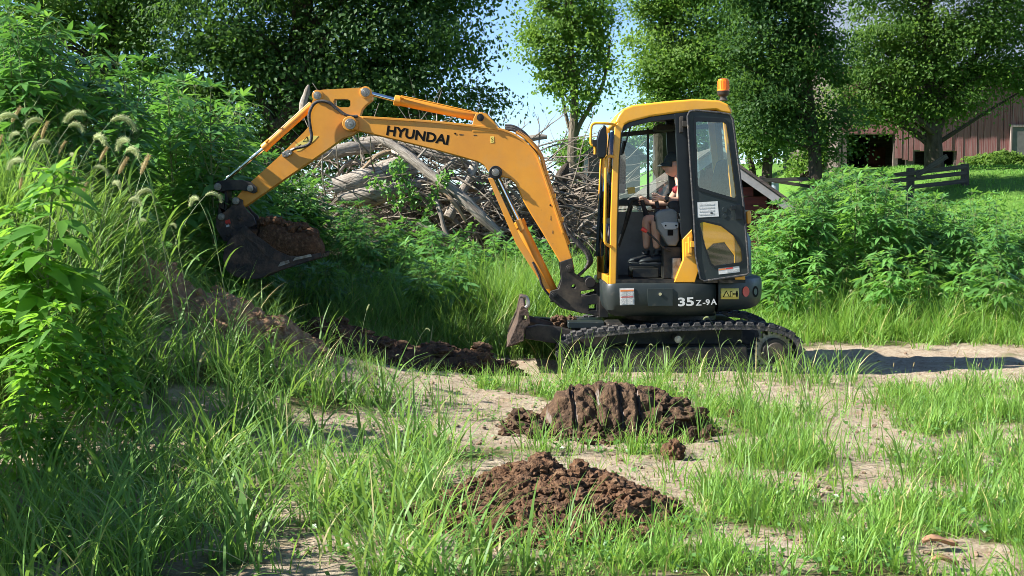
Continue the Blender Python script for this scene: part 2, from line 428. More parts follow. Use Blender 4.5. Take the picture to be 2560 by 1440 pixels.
lawn = sstep(6.2, 8, X) * sstep(6, 9, Y) + sstep(12, 20, np.abs(X)) + sstep(8, 14, Y)
at.data.foreach_set('value', np.clip(cv * .8 + lawn, 0, 1).ravel().astype(np.float32))
mg = bpy.data.materials.new('ground'); mg.use_nodes = True; nt = mg.node_tree; b = nt.nodes['Principled BSDF']
b.inputs['Roughness'].default_value = .95; b.inputs['Specular IOR Level'].default_value = .12
tc = nd(nt, 'ShaderNodeTexCoord')
def nz(s, d=6, r=.6):
    n = nd(nt, 'ShaderNodeTexNoise'); n.inputs['Scale'].default_value = s; n.inputs['Detail'].default_value = d; n.inputs['Roughness'].default_value = r
    nt.links.new(tc.outputs['Object'], n.inputs['Vector']); return n.outputs['Fac']
def mr_(v, a, z, lo=0, hi=1):
    r = nd(nt, 'ShaderNodeMapRange'); nt.links.new(v, r.inputs['Value'])
    for k, q in zip(('From Min','From Max','To Min','To Max'), (a, z, lo, hi)): r.inputs[k].default_value = q
    return r.outputs[0]
def mx_(f, a, c):
    x = nd(nt, 'ShaderNodeMix', data_type='RGBA'); nt.links.new(f, x.inputs['Factor'])
    for k, q in (('A', a), ('B', c)):
        if isinstance(q, tuple): x.inputs[k].default_value = (*q, 1)
        else: nt.links.new(q, x.inputs[k])
    return x.outputs['Result']
sand = mx_(mr_(nz(2.2), .35, .65), (.47,.39,.285), (.37,.29,.20))
sand = mx_(mr_(nz(22, 6, .7), .48, .68), sand, (.24,.165,.10)); sand = mx_(mr_(nz(5, 6, .7), .50, .70), sand, (.30,.21,.13))
sand = mx_(mr_(nz(90, 3), .60, .72), sand, (.62,.52,.38))
turf = mx_(mr_(nz(1.3), .35, .65), (.12,.125,.042), (.16,.115,.06))
turf = mx_(mr_(nz(14, 4), .45, .65), turf, (.085,.13,.03))
av = nd(nt, 'ShaderNodeAttribute', attribute_name='turf')
lw = mx_(mr_(nz(.6), .3, .7), (.10,.21,.03), (.14,.25,.04)); lw = mx_(mr_(nz(9, 4), .4, .7), lw, (.075,.17,.028))
c_ = mx_(mr_(av.outputs['Fac'], .25, .75), sand, turf); c_ = mx_(mr_(av.outputs['Fac'], .86, .97), c_, lw)
nt.links.new(c_, b.inputs['Base Color'])
bp = nd(nt, 'ShaderNodeBump'); bp.inputs['Strength'].default_value = .9; bp.inputs['Distance'].default_value = .05
ad = nd(nt, 'ShaderNodeMath', operation='ADD'); nt.links.new(nz(38, 6, .7), ad.inputs[0]); nt.links.new(nz(7, 4), ad.inputs[1])
nt.links.new(ad.outputs[0], bp.inputs['Height']); nt.links.new(bp.outputs[0], b.inputs['Normal'])
g_ = put('ground', me, mg); tag(g_, 'sandy ground with patchy grass running up to a mown slope', kind='structure')

# crumbs of soil lying on the bare sand: nobody could count them
mb = MB(); k = 0
while k < 2000:
    px, py = rnd.uniform(600, 2560), rnd.uniform(880, 1420)
    p = G(px, py)
    if rnd.random() < .9 and float(cover(p.x, p.y)) > .45: continue
    r = rnd.choice([.004, .005, .006, .008, .010, .013, .018])
    mb.blob((p.x, p.y, Hs(p.x, p.y) + r * .4), r, 1, .5, 3, k, flat=.7); k += 1
tag(obj('soil_crumbs', mb, mat('crumb', (.24,.165,.105), .95, c2=(.13,.08,.05), scale=3), smooth=False), 'small brown crumbs of soil strewn over the sand', kind='stuff')

# ------------------------------------------------------------------ trees
def leaves_np(c, n_, L, wr=.55, up=.5, out=None, rs=rng, rand=.8, ow=.5):
    """c: leaf centres -> diamond leaves folded along the midrib"""
    N = len(c)
    d = rs.normal(size=(N, 3)) * rand; d[:, 2] += up
    if out is not None: d += out * ow
    d /= np.linalg.norm(d, axis=1)[:, None] + 1e-9
    u = rs.normal(size=(N, 3)); u -= d * (u * d).sum(1)[:, None]; u /= np.linalg.norm(u, axis=1)[:, None] + 1e-9
    v = np.cross(d, u)
    ll = L * rs.uniform(.65, 1.3, N)[:, None]
    a = c - u * ll * .5; z = c + u * ll * .5
    l = c + v * ll * wr * .5 + d * ll * .10 - u * ll * .06; r = c - v * ll * wr * .5 + d * ll * .10 - u * ll * .06
    V = np.stack([a, r, z, l], 1).reshape(-1, 3)
    i = np.arange(N) * 4
    T = np.concatenate([np.stack([i, i+1, i+2], 1), np.stack([i, i+2, i+3], 1)])
    return V, T
def bez(a, b, c, n):
    return [a*(1-t)**2 + b*2*t*(1-t) + c*t*t for t in [k/n for k in range(n+1)]]
def tree(name, label, Yd, trunk, r0, blobs, nleaf, L, leafm, barkm, csize=.5, seed=1, cat='tree', group=None, limbs=26, per=70, extra=()):
    """trunk: pixels of its axis, bottom first; blobs: crown lobes (px, py, rx, ry) in pixels at depth Yd"""
    rs = np.random.default_rng(seed); rr = random.Random(seed)
    sc = (Yd - CAMY) / F
    tp = [W(p[0], p[1], Yd) for p in trunk]
    tp[0].z = Hs(tp[0].x, Yd) - .15
    t = thing(name, label, cat, (tp[0].x, Yd, tp[0].z + .15), group)
    mb = MB(); ax = catmull([tp[0] + Vector((0,0,0))] + tp[1:], 5)
    n = len(ax); rad = [r0 * (1.35 if i == 0 else 1) * (1 - .62 * i / n) for i in range(n)]
    mb.tube(ax, rad, 9, uvs=True)
    for e in extra:                           # forks drawn in the photo
        ep = catmull([W(p[0], p[1], Yd + e[2]) for p in e[0]], 5)
        mb.tube(ep, [e[1]*(1 - .6*i/len(ep)) for i in range(len(ep))], 7, uvs=True)
    vols = np.array([b[2] * b[3] for b in blobs], float); vols /= vols.sum()
    nleaf = int(nleaf*1.9); L *= .64; csize *= 1.12; per = int(per*2.1)
    ncl = max(8, nleaf // per); C = []; O = []; S = []
    for b, v in zip(blobs, vols):
        bc = np.array(W(b[0], b[1], Yd)); ra = np.array([b[2]*sc, (b[2]+b[3])*.5*sc*.9, b[3]*sc])
        k = max(3, int(ncl * v))
        d = rs.normal(size=(k, 3)); d /= np.linalg.norm(d, axis=1)[:, None]
        rad_ = rs.uniform(.10, 1, k) ** .40
        lump = 1 + .30 * np.sin(d[:, 0]*6 + b[0]) * np.cos(d[:, 2]*5 + b[1]) + .16*np.sin(d[:,1]*9+d[:,2]*7)
        lump = lump * np.where(rs.uniform(size=k) < .10, rs.uniform(1.05, 1.4, k), 1)
        C.append(bc + d * ra * (rad_ * lump)[:, None]); O.append(d)
    C = np.concatenate(C); O = np.concatenate(O)
    # limbs reach to some of the clumps
    for i in rs.permutation(len(C))[:limbs]:
        e = Vector(C[i]); z = e.z - rr.uniform(.15, .5) * math.hypot(e.x - tp[0].x, e.y - Yd) - .4
        j = min(range(n), key=lambda q: abs(ax[q].z - z)); j = max(j, n // 4)
        s0 = ax[j]; mid = (s0 + e) * .5 + Vector((rr.uniform(-.3,.3), rr.uniform(-.3,.3), rr.uniform(.0,.5)))
        q = bez(s0, mid, e, 6); rb = min(rad[j] * .55, .02 + .018 * (e - s0).length)
        mb.tube(q, [rb * (1 - .8 * a / 6) for a in range(7)], 5, uvs=True)
    obj('trunk', mb, barkm, t)
    # leaves: clouds of leaves about each clump, flattened into sprays
    N = len(C); cs = csize * rs.uniform(.45, 1.35, N)
    ii = np.repeat(np.arange(N), per)
    g = rs.normal(size=(len(ii), 3)); g[:, 2] *= .55
    g *= (cs[ii] * .55)[:, None]
    P = C[ii] + g; keep = P[:, 2] > H(P[:, 0], P[:, 1], False) + .3
    nc = O*.8 + rs.normal(size=O.shape)*.45; nc[:, 2] += .45; nc /= np.linalg.norm(nc, axis=1)[:, None]
    V, T = leaves_np(P[keep], 0, L, .6, .1, nc[ii][keep], rs, .40, 1.)
    me = npmesh('crown', V - np.array(t.location), None, T)
    put('crown', me, leafm, t, smooth=False)
    return t
tree('broadleaf_tree', 'broad pale green tree behind the tall weeds, at the photo\'s upper left', 17, [(255,480),(262,250),(268,100),(285,-80),(300,-300)], .22,
     [(60,-60,190,190),(200,40,150,130),(330,90,130,120),(390,200,110,90),(330,-120,200,180),(90,150,160,120),(170,250,130,70)], 19000, .17, M['leaf_mid'], M['bark'], .55, 11,
     extra=[([(262,300),(285,180),(290,120),(330,40)], .08, 0)])
tree('broadleaf_tree', 'largest tree behind the boom, its shaded side painted into dark leaves, its branches forking low', 16, [(655,560),(668,400),(700,270),(740,120),(780,-100),(800,-350)], .3,
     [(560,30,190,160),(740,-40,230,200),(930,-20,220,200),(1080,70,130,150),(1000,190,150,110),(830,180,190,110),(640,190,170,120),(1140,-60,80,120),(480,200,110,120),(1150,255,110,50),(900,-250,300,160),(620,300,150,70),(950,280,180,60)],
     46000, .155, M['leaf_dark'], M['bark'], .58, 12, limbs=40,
     extra=[([(690,320),(720,270),(735,215),(770,150),(850,60)], .11, -.5), ([(690,320),(655,250),(640,180),(600,80)], .1, -.4), ([(720,270),(760,262),(800,225),(880,180)], .07, -.6)])
tree('slender_tree', 'tall slender tree with thin pale trunk standing free before the sky', 30, [(1432,475),(1430,380),(1437,250),(1425,120),(1420,-60)], .17,
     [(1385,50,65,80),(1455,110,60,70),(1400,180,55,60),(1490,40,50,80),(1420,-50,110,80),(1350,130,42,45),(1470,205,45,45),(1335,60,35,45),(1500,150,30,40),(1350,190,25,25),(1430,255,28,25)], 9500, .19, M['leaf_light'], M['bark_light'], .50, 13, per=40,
     extra=[([(1432,360),(1450,310),(1480,260),(1510,200),(1525,100)], .09, 0), ([(1428,330),(1415,290),(1400,200),(1385,100)], .07, .3)])
tree('broadleaf_tree', 'fresh green tree with dense crown directly behind the cab roof', 27, [(1655,480),(1650,350),(1660,200),(1670,40),(1680,-150)], .24,
     [(1650,60,90,120),(1730,70,120,130),(1670,170,100,90),(1760,190,110,90),(1690,-60,160,110),(1640,225,65,55),(1710,270,110,60),(1800,110,70,110)], 24000, .16, M['leaf_light'], M['bark'], .52, 14)
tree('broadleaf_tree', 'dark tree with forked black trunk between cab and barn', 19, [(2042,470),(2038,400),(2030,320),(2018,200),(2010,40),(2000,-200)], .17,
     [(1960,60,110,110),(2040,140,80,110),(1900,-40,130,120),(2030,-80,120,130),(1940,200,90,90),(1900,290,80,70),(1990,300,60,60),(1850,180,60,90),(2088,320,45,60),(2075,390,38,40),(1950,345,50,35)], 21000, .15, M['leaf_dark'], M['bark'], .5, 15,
     extra=[([(2030,350),(2000,290),(1975,250),(1940,180)], .09, 0)])
tree('broadleaf_tree', 'wide leafy tree with stout trunk before the red barn', 23, [(2338,480),(2335,400),(2333,330),(2330,200),(2320,60),(2310,-150)], .28,
     [(2230,60,130,110),(2400,80,150,110),(2520,60,120,130),(2300,190,130,80),(2420,210,120,75),(2180,180,80,80),(2330,-80,200,120),(2540,200,60,70),(2200,260,70,50),(2320,270,90,45),(2150,268,50,38),(2235,285,60,35),(2130,215,50,60)], 30000, .15, M['leaf_mid'], M['bark'], .5, 16, limbs=36,
     extra=[([(2335,350),(2360,290),(2400,220),(2450,120)], .12, 0), ([(2332,330),(2290,290),(2230,240),(2170,180)], .09, -.3)])
tree('small_tree', 'small leaning tree with curved trunk above the fence rail beside cab', 22, [(1915,470),(1918,420),(1935,380),(1930,310),(1915,220)], .15,
     [(1890,310,70,60),(1860,260,60,70),(1930,345,45,30),(1880,370,30,25)], 6500, .15, M['leaf_mid'], M['bark'], .42, 17, per=40,
     extra=[([(1885,470),(1880,420),(1868,370),(1860,300)], .10, .4)])
tree('far_tree', 'hazy light green tree low beyond the slender trunk', 55, [(1450,470),(1450,420),(1452,380)], .15,
     [(1425,392,25,35),(1455,372,34,40),(1490,420,50,40)], 3400, .26, M['leaf_light'], M['bark'], .7, 18, per=40)
tree('far_tree', 'bright bushy tree seen between the dark trunks beside the barn', 34, [(2005,470),(2005,430),(2003,400)], .1,
     [(2003,412,26,36),(2090,390,50,50),(2070,330,60,60)], 5200, .19, M['leaf_light'], M['bark'], .5, 19, per=40)
tree('far_tree', 'background tree filling the gap under the crowns right of the beacon', 40, [(1790,480),(1790,380),(1785,200)], .2,
     [(1760,330,110,90),(1640,340,110,80),(1800,230,100,90),(1900,180,90,120),(2080,240,90,120)], 12000, .22, M['leaf_mid'], M['bark'], .65, 20, per=40)
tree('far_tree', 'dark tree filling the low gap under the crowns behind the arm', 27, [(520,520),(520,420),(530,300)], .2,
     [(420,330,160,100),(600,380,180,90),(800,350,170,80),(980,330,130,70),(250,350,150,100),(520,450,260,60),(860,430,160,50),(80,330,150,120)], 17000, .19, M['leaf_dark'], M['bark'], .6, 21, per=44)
tree('far_tree', 'tall tree filling the upper right corner beyond the barn', 52, [(2420,440),(2420,250),(2420,0)], .3,
     [(2250,60,140,140),(2450,20,160,160),(2120,120,90,110),(2570,100,90,150)], 11000, .27, M['leaf_mid'], M['bark'], .8, 22, per=40)

# the tree beyond the left edge whose shade lies over the grass under the bucket
t_ = tree('broadleaf_tree', 'tree beyond the left edge shading the grass below the bucket', 2.2, [(-1000,900),(-1000,500),(-990,-100),(-980,-500)], .2,
     [(-1080,-420,330,260),(-850,-300,320,250),(-1000,-150,430,230),(-1250,-250,250,230)], 15000, .17, M['leaf_mid'], M['bark'], .5, 41)
# bushes on the slope by the barn
def bush(name, label, Yd, blobs, n, L, m, seed):
    rs = np.random.default_rng(seed); sc = (Yd - CAMY) / F; P = []; O = []
    c0 = W(blobs[0][0], blobs[0][1], Yd); z0 = Hs(c0.x, Yd)
    t = thing(name, label, 'bush', (c0.x, Yd, z0)); mb = MB()
    for b in blobs:
        bc = np.array(W(b[0], b[1], Yd)); k = int(n * b[2]*b[3] / sum(q[2]*q[3] for q in blobs))
        d = rs.normal(size=(k, 3)); d /= np.linalg.norm(d, axis=1)[:, None]
        lump = 1 + .25*np.sin(d[:,0]*7+b[0])*np.cos(d[:,2]*6)
        P.append(bc + d * np.array([b[2]*sc, b[2]*sc*.8, b[3]*sc]) * (rs.uniform(.2, 1, k)**.4 * lump)[:, None]); O.append(d)
        for q in range(5):
            e = Vector(P[-1][rs.integers(k)]); mb.tube(bez(Vector((bc[0]*.7+c0.x*.3, Yd, z0)), (e+c0)*.5, e, 4), [.02,.017,.013,.01,.005], 5, uvs=True)
    P = np.concatenate(P); O = np.concatenate(O); k = P[:,2] > H(P[:,0], P[:,1], False)
    V, T = leaves_np(P[k], 0, L, .5, .5, O[k], rs)
    obj('stems', mb, M['bark'], t)
    put('foliage', npmesh('foliage', V - np.array(t.location), None, T), m, t, smooth=False); return t
bush('shrub', 'rounded green bush growing against the red barn boards', 26, [(2480,410,70,25),(2440,425,50,22),(2540,415,50,30),(2510,395,40,18)], 5200, .13, M['leaf_light'], 31)

# ------------------------------------------------------------------ barn
BY = 32.0
def BX(px): return W(px, 400, BY).x
def BZ(py): return W(2300, py, BY).z
bx0, bx1 = BX(2105), BX(2900); ztop = BZ(150)
barn = thing('barn', 'weathered red barn of vertical boards with dark openings on the slope', 'barn', (bx0, BY, Hs(bx0, BY)))
board = MB(); board.box((-.5, 0, 0), (.5, 1, 1)); board_me = board.mesh('board')
def boards(x0, x1, zlo, zhi, w, m, y=BY, par=barn, gap=.012, jag=.12, th=.03):
    x = x0
    while x < x1 - .02:
        ww = w * rnd.uniform(.85, 1.15); ww = min(ww, x1 - x)
        z0 = max(zlo(x + ww/2) if callable(zlo) else zlo, -9) + rnd.uniform(-jag, jag) * .5
        o = put('board', board_me, m, par, smooth=False)
        o.location = Vector((x + ww/2, y + rnd.uniform(-.012, .012), z0)) - ORG[par.name]
        o.scale = (ww - gap, th, zhi - z0); o.rotation_euler = (0, rnd.uniform(-.006, .006), 0)
        x += ww
board_me.materials.append(M['barn'])
gb = lambda x: Hs(x, BY) - .1
boards(BX(2237), BX(2283), BZ(400), ztop, .2, M['barn'])
boards(BX(2105), BX(2237), BZ(335), ztop, .23, M['barn'], jag=.05)
boards(BX(2283), BX(2392), BZ(376), ztop, .2, M['barn'], jag=.05)
boards(BX(2392), BX(2528), gb, ztop, .2, M['barn'])
boards(BX(2560), bx1, gb, ztop, .22, M['barn'])
boards(BX(2528), BX(2560), BZ(315), ztop, .2, M['barn'])
mb = MB()
for px, wd_ in ((2240, .14), (2272, .16), (2112, .16), (2392, .14), (2283, .12)):
    mb.box((BX(px)-wd_/2, BY+.06, gb(BX(px))-.3), (BX(px)+wd_/2, BY+.06+wd_, ztop))
obj('post', mb, M['old_wood'], barn)
mb = MB(); mb.box((BX(2105), BY+.04, BZ(336)), (BX(2560), BY+.2, BZ(328))); mb.box((BX(2283), BY+.05, BZ(378)), (BX(2392), BY+.18, BZ(371)))
obj('beam', mb, M['barn_grey'], barn)
mb = MB(); zf = Hs(BX(2300), BY)
mb.box((bx0-.1, BY+9, zf-.5), (bx1, BY+9.1, ztop)); mb.box((bx0-.12, BY+.05, zf-1), (bx0-.02, BY+9, ztop)); mb.box((bx1, BY, zf-1), (bx1+.1, BY+9, ztop))
mb.box((BX(2237)-.05, BY+3, zf-.5), (BX(2400), BY+3.05, ztop-.1))
obj('inner_wall', mb, M['old_wood'], barn)
mb = MB(); rz = ztop + 3.2
for s in (0, 1):
    y0 = BY - .5 if s == 0 else BY + 9.6
    mb.add([(bx0-.5,y0,ztop-.25),(bx1+.5,y0,ztop-.25),(bx1+.5,BY+4.5,rz),(bx0-.5,BY+4.5,rz),(bx0-.5,y0,ztop-.19),(bx1+.5,y0,ztop-.19),(bx1+.5,BY+4.5,rz+.06),(bx0-.5,BY+4.5,rz+.06)],
           [(0,1,2,3),(7,6,5,4),(0,4,5,1),(1,5,6,2),(3,2,6,7),(0,3,7,4)])
obj('roof', mb, M['metal_sheet'], barn, smooth=False)
mb = MB()
for x in (bx0, bx1): mb.add([(x,BY,ztop-.1),(x,BY+9,ztop-.1),(x,BY+4.5,rz-.05),(x+.03,BY,ztop-.1),(x+.03,BY+9,ztop-.1),(x+.03,BY+4.5,rz-.05)], [(0,2,1),(3,4,5),(0,1,4,3),(1,2,5,4),(2,0,3,5)])
obj('gable', mb, M['barn'], barn, smooth=False)
mb = MB(); mb.box((BX(2526), BY-.06, gb(BX(2540))), (BX(2562), BY-.02, BZ(318)))
dr = obj('door', mb, M['concrete'], barn, smooth=False)
mb = MB(); mb.box((BX(2523), BY-.09, gb(BX(2540))), (BX(2527), BY-.01, BZ(312))); mb.box((BX(2527), BY-.09, BZ(318)), (BX(2566), BY-.01, BZ(312)))
obj('door_frame', mb, M['barn_grey'], dr, smooth=False)
mb = MB()                                       # dim shapes inside the left opening
mb.tube([W(2180,410,BY+2), W(2182,375,BY+2)], .25, 10); mb.box(tuple(W(2160,418,BY+2.5)), tuple(W(2200,370,BY+3.2)))
tag(obj('machine_part', mb, M['red_wall'], org=W(2180,418,BY+2)), 'dull red machinery standing in the dark barn opening', 'machinery')

# ------------------------------------------------------------------ fences
rail_me = MB(); rail_me.box((-.5, -.5, -.5), (.5, .5, .5)); rail_me = rail_me.mesh('rail'); rail_me.materials.append(M['fence'])
def rail(par, a, b, w, h, name='rail'):
    a, b = Vector(a), Vector(b); d = b - a
    o = put(name, rail_me, M['fence'], par, smooth=False)
    o.location = (a + b) / 2 - ORG[par.name]; o.scale = (d.length, w, h)
    o.rotation_euler = (0, -math.atan2(d.z, math.hypot(d.x, d.y)), math.atan2(d.y, d.x))
FY = 20.0
f = thing('board_fence', 'dark board fence with three rails below the red barn', 'fence', (W(2412,475,FY).x, FY, Hs(W(2412,475,FY).x, FY)))
for px, pt, pb in ((2412, 409, 500), (2276, 420, 500), (2150, 440, 505)):
    rail(f, W(px, pb, FY), W(px, pt, FY), .15, .15, 'post')
for l, r_ in (((2150,448),(2418,416)), ((2150,462),(2418,432)), ((2150,482),(2418,452))):
    rail(f, W(*l, FY-.1), W(*r_, FY-.1), .04, .10)
rail(f, W(2290,440,FY-.15), W(2368,390,FY-.15), .04, .11, 'brace')
f2 = thing('rail_fence', 'rail fence crossing the sky gap beside the cab', 'fence', (W(1900,470,19).x, 19, Hs(W(1900,470,19).x, 19)))
rail(f2, W(1880,452,19), W(2045,446,19), .06, .09); rail(f2, W(1890,446,19.1), W(2050,470,19.1), .06, .07)
rail(f2, W(1905,520,19.2), W(1905,440,19.2), .11, .11, 'post'); rail(f2, W(2040,520,19.2), W(2040,440,19.2), .11, .11, 'post')
mb = MB(); c = W(1938, 470, 24); mb.lathe([(.10,-1.2),(.10,.12),(.17,.13),(.17,.2),(.02,.26)], c, 14)
tag(obj('vent_cap', mb, M['metal_sheet'], org=c), 'grey capped post standing behind the rail fence', 'post')

# ------------------------------------------------------------------ sheds
SY = 16.0
sh = thing('shed', 'small weathered clapboard shed left of the cab', 'shed', (W(1465,480,SY).x, SY, 0))
x0, x1 = W(1464,400,SY).x, W(1600,400,SY).x; xm = (x0 + x1) / 2
zt = W(1470,386,SY).z; zp = W(1530,335,SY).z; z = Hs(x0, SY) + .05; k = 0
while z < zp - .08:
    hh = .105; a, b_ = x0, x1
    if z + hh > zt: q = (z + hh - zt) / (zp - zt); a = x0 + (xm - x0) * q; b_ = x1 - (x1 - xm) * q
    if b_ - a > .08:
        o = put('board', board_me, M['old_wood'], sh, smooth=False)
        o.material_slots[0].link = 'OBJECT'; o.material_slots[0].material = M['old_wood']
        o.location = Vector(((a+b_)/2, SY - .01, z)) - ORG[sh.name]; o.scale = (b_ - a, .022, hh + .012); o.rotation_euler = (R(-7), rnd.uniform(-.01,.01), 0)
    z += hh; k += 1
mb = MB(); mb.prism([(x0+.02, Hs(x0,SY)-.2), (x1-.02, Hs(x0,SY)-.2), (x1-.02, zt), (xm, zp-.03), (x0+.02, zt)], SY+.03, SY+1.6)
obj('wall', mb, M['old_wood'], sh, smooth=False)
mb = MB(); mb.box((x0-.03, SY-.04, Hs(x0,SY)-.1), (x0+.05, SY+.04, zt)); obj('corner_board', mb, M['white_board'], sh, smooth=False)
mb = MB()
for s in (-1, 1):
    e = xm + s * ((x1 - x0)/2 + .13); ez = zt - .13 * (zp - zt) / ((x1 - x0)/2)
    mb.prism([(xm, zp), (e, ez), (e, ez + .05), (xm, zp + .06)], SY - .14, SY + 1.7)
obj('roof', mb, M['old_wood'], sh, smooth=False)

RY = 9.5                                        # low red shed with pale barge boards, half hidden by the cab
rs_ = thing('low_shed', 'low red plank shed with pale sloping roof edge right of the cab', 'shed', (W(1784,520,RY).x, RY, 0))
pk = W(1784,376,RY); el = W(1440,606,RY); er = W(2090,595,RY)
z = 0.; 
while z < pk.z - .12:
    hh = .15
    zz = z + hh
    fl = lambda q: pk.x + (el.x - pk.x) * min(1, max(0, (pk.z - q)/(pk.z - el.z)))
    fr_ = lambda q: pk.x + (er.x - pk.x) * min(1, max(0, (pk.z - q)/(pk.z - er.z)))
    a, b_ = fl(zz + .04) + .22, fr_(zz + .04) - .1
    if b_ - a > .1:
        o = put('plank', board_me, M['red_wall'], rs_, smooth=False)
        o.material_slots[0].link = 'OBJECT'; o.material_slots[0].material = M['red_wall']
        o.location = Vector(((a+b_)/2, RY + .05 + rnd.uniform(-.006,.006), z)) - ORG[rs_.name]; o.scale = (b_ - a, .03, hh - .008)
    z += hh
mb = MB()
mb.add([(pk.x, RY+2.8, pk.z-.05), (el.x+.2, RY+2.8, el.z), (el.x+.2, RY+2.8, 0), (er.x-.1, RY+2.8, 0), (er.x-.1, RY+2.8, er.z)], [(0,1,2,3,4)])
mb.box((el.x+.2, RY+.1, 0), (el.x+.24, RY+2.8, el.z)); mb.box((er.x-.14, RY+.1, 0), (er.x-.1, RY+2.8, er.z))
obj('wall', mb, M['red_wall'], rs_, smooth=False)
mb = MB()
mb.prism([(pk.x,pk.z),(er.x,er.z),(er.x,er.z-.13),(pk.x,pk.z-.16)], RY-.12, RY-.08); mb.prism([(pk.x,pk.z),(el.x+.45,el.z+.2),(el.x+.45,el.z+.07),(pk.x,pk.z-.16)], RY-.12, RY-.08)
obj('barge_board', mb, M['white_board'], rs_, smooth=False)
mb = MB(); mb.prism([(pk.x,pk.z+.05),(er.x+.1,er.z+.0),(er.x+.1,er.z-.05),(pk.x,pk.z)], RY-.16, RY+2.9)
mb.prism([(pk.x,pk.z+.05),(el.x+.3,el.z+.16),(el.x+.3,el.z+.11),(pk.x,pk.z)], RY-.16, RY+2.9)
obj('roof', mb, M['old_wood'], rs_, smooth=False)
q = [W(1420,612,8.3), W(1500,566,8.3), W(1506,541,10.6), W(1424,556,10.6)]
mb = MB(); n = 13
for i in range(n):                              # ribbed sheet
    for j, (a, b_) in enumerate(((q[0], q[1]), (q[3], q[2]))):
        p = a.lerp(b_, i/(n-1)); mb.v.append((p.x, p.y, p.z + (.012 if i % 2 else 0)))
for i in range(n-1): mb.f.append((2*i, 2*i+2, 2*i+3, 2*i+1)); mb.m.append(0)
o = obj('metal_sheet', mb, M['metal_sheet'], org=q[0], smooth=False); so_ = o.modifiers.new('th', 'SOLIDIFY'); so_.thickness = .012
tag(o, 'bluish corrugated metal sheet sloping beside the excavator boom foot', 'roof sheet')
mb = MB(); mb.tube([q[0]+Vector((.02,.05,-.06)), q[1]+Vector((0,.05,-.06))], .04, 6); mb.tube([q[0]+Vector((.1,.3,-.06)), (q[0].x+.1, q[0].y+.3, 0)], .05, 6); mb.tube([q[3]+Vector((.1,-.1,-.06)), (q[3].x+.1, q[3].y-.1, 0)], .05, 6)
mb.tube([q[1]+Vector((-.05,.1,-.06)), (q[1].x-.05, q[1].y+.1, 0)], .05, 6); mb.tube([q[2]+Vector((-.05,-.1,-.06)), (q[2].x-.05, q[2].y-.1, 0)], .05, 6)
obj('support', mb, M['old_wood'], o)

# ------------------------------------------------------------------ heap of dead wood
PY = 8.0
mb = MB()                                       # old soil and rotted wood at its core
c = W(1130, 600, PY + .9); mb.blob((c.x, PY+1.0, .1), (2.0, .75, 1.55), 5, .35, 5, 3)
c2 = W(1440, 560, PY+1); mb.blob((c2.x, PY+1.4, .1), (1.0, .8, 1.5), 4, .3, 5, 8)
tag(obj('rotted_heap', mb, M['heap_core'], org=(c.x, PY+.9, 0)), 'mound of rotted wood and soil under the dead branches', 'heap')
mb = MB(); tw = random.Random(3)
def twig(a, d, L, r, mb=mb, k=6, wob=.12):
    p = Vector(a); d = Vector(d).normalized(); pts = [p.copy()]
    for i in range(k):
        d = (d + Vector((tw.uniform(-wob,wob), tw.uniform(-wob,wob), tw.uniform(-wob,wob)))*1.6).normalized(); p = p + d * L / k; pts.append(p.copy())
    mb.tube(pts, [r*(1-.75*i/k) for i in range(k+1)], 5, cap=False)
    return pts
for i in range(700):
    px = tw.uniform(780, 1500); lo = 640 if px < 1350 else 600
    top = np.interp(px, [780,850,920,1000,1100,1200,1300,1400,1500], [400,365,345,350,375,390,385,430,470])
    py = tw.uniform(top + 8, lo); a = W(px, py, PY + tw.uniform(-.55, .7))
    pts = twig(a, (tw.uniform(-1,1), tw.uniform(-.5,.3), tw.uniform(-.45,.55)), tw.uniform(.4, 1.5), tw.uniform(.006, .020))
    if tw.random() < .5: twig(pts[3], (tw.uniform(-1,1), tw.uniform(-.5,.2), tw.uniform(-.2,.8)), tw.uniform(.2,.6), tw.uniform(.004,.009), k=4)
for (px, py, dx, dz, L) in ((1345,380,1,.35,1.0),(1350,395,1,-.1,.9),(1380,400,.6,.7,.6),(1400,430,1,.15,.9),(1345,370,.3,1,.5),(1390,440,.9,.5,.7),(1280,350,.4,.9,.4),(1420,470,1,.25,.8),(1440,440,.7,-.2,.8),(1330,345,.9,.5,.7)):
    pts = twig(W(px, py, PY+.3), (dx, 0, dz), L, .014, wob=.10)
    for q in (2, 4): twig(pts[q], (dx + tw.uniform(-.6,.6), tw.uniform(-.3,.3), dz + tw.uniform(-.6,.6)), L*.5, .007, k=4)
tag(obj('brush', mb, M['twig']), 'tangle of thin dead twigs filling the wood heap', kind='stuff')
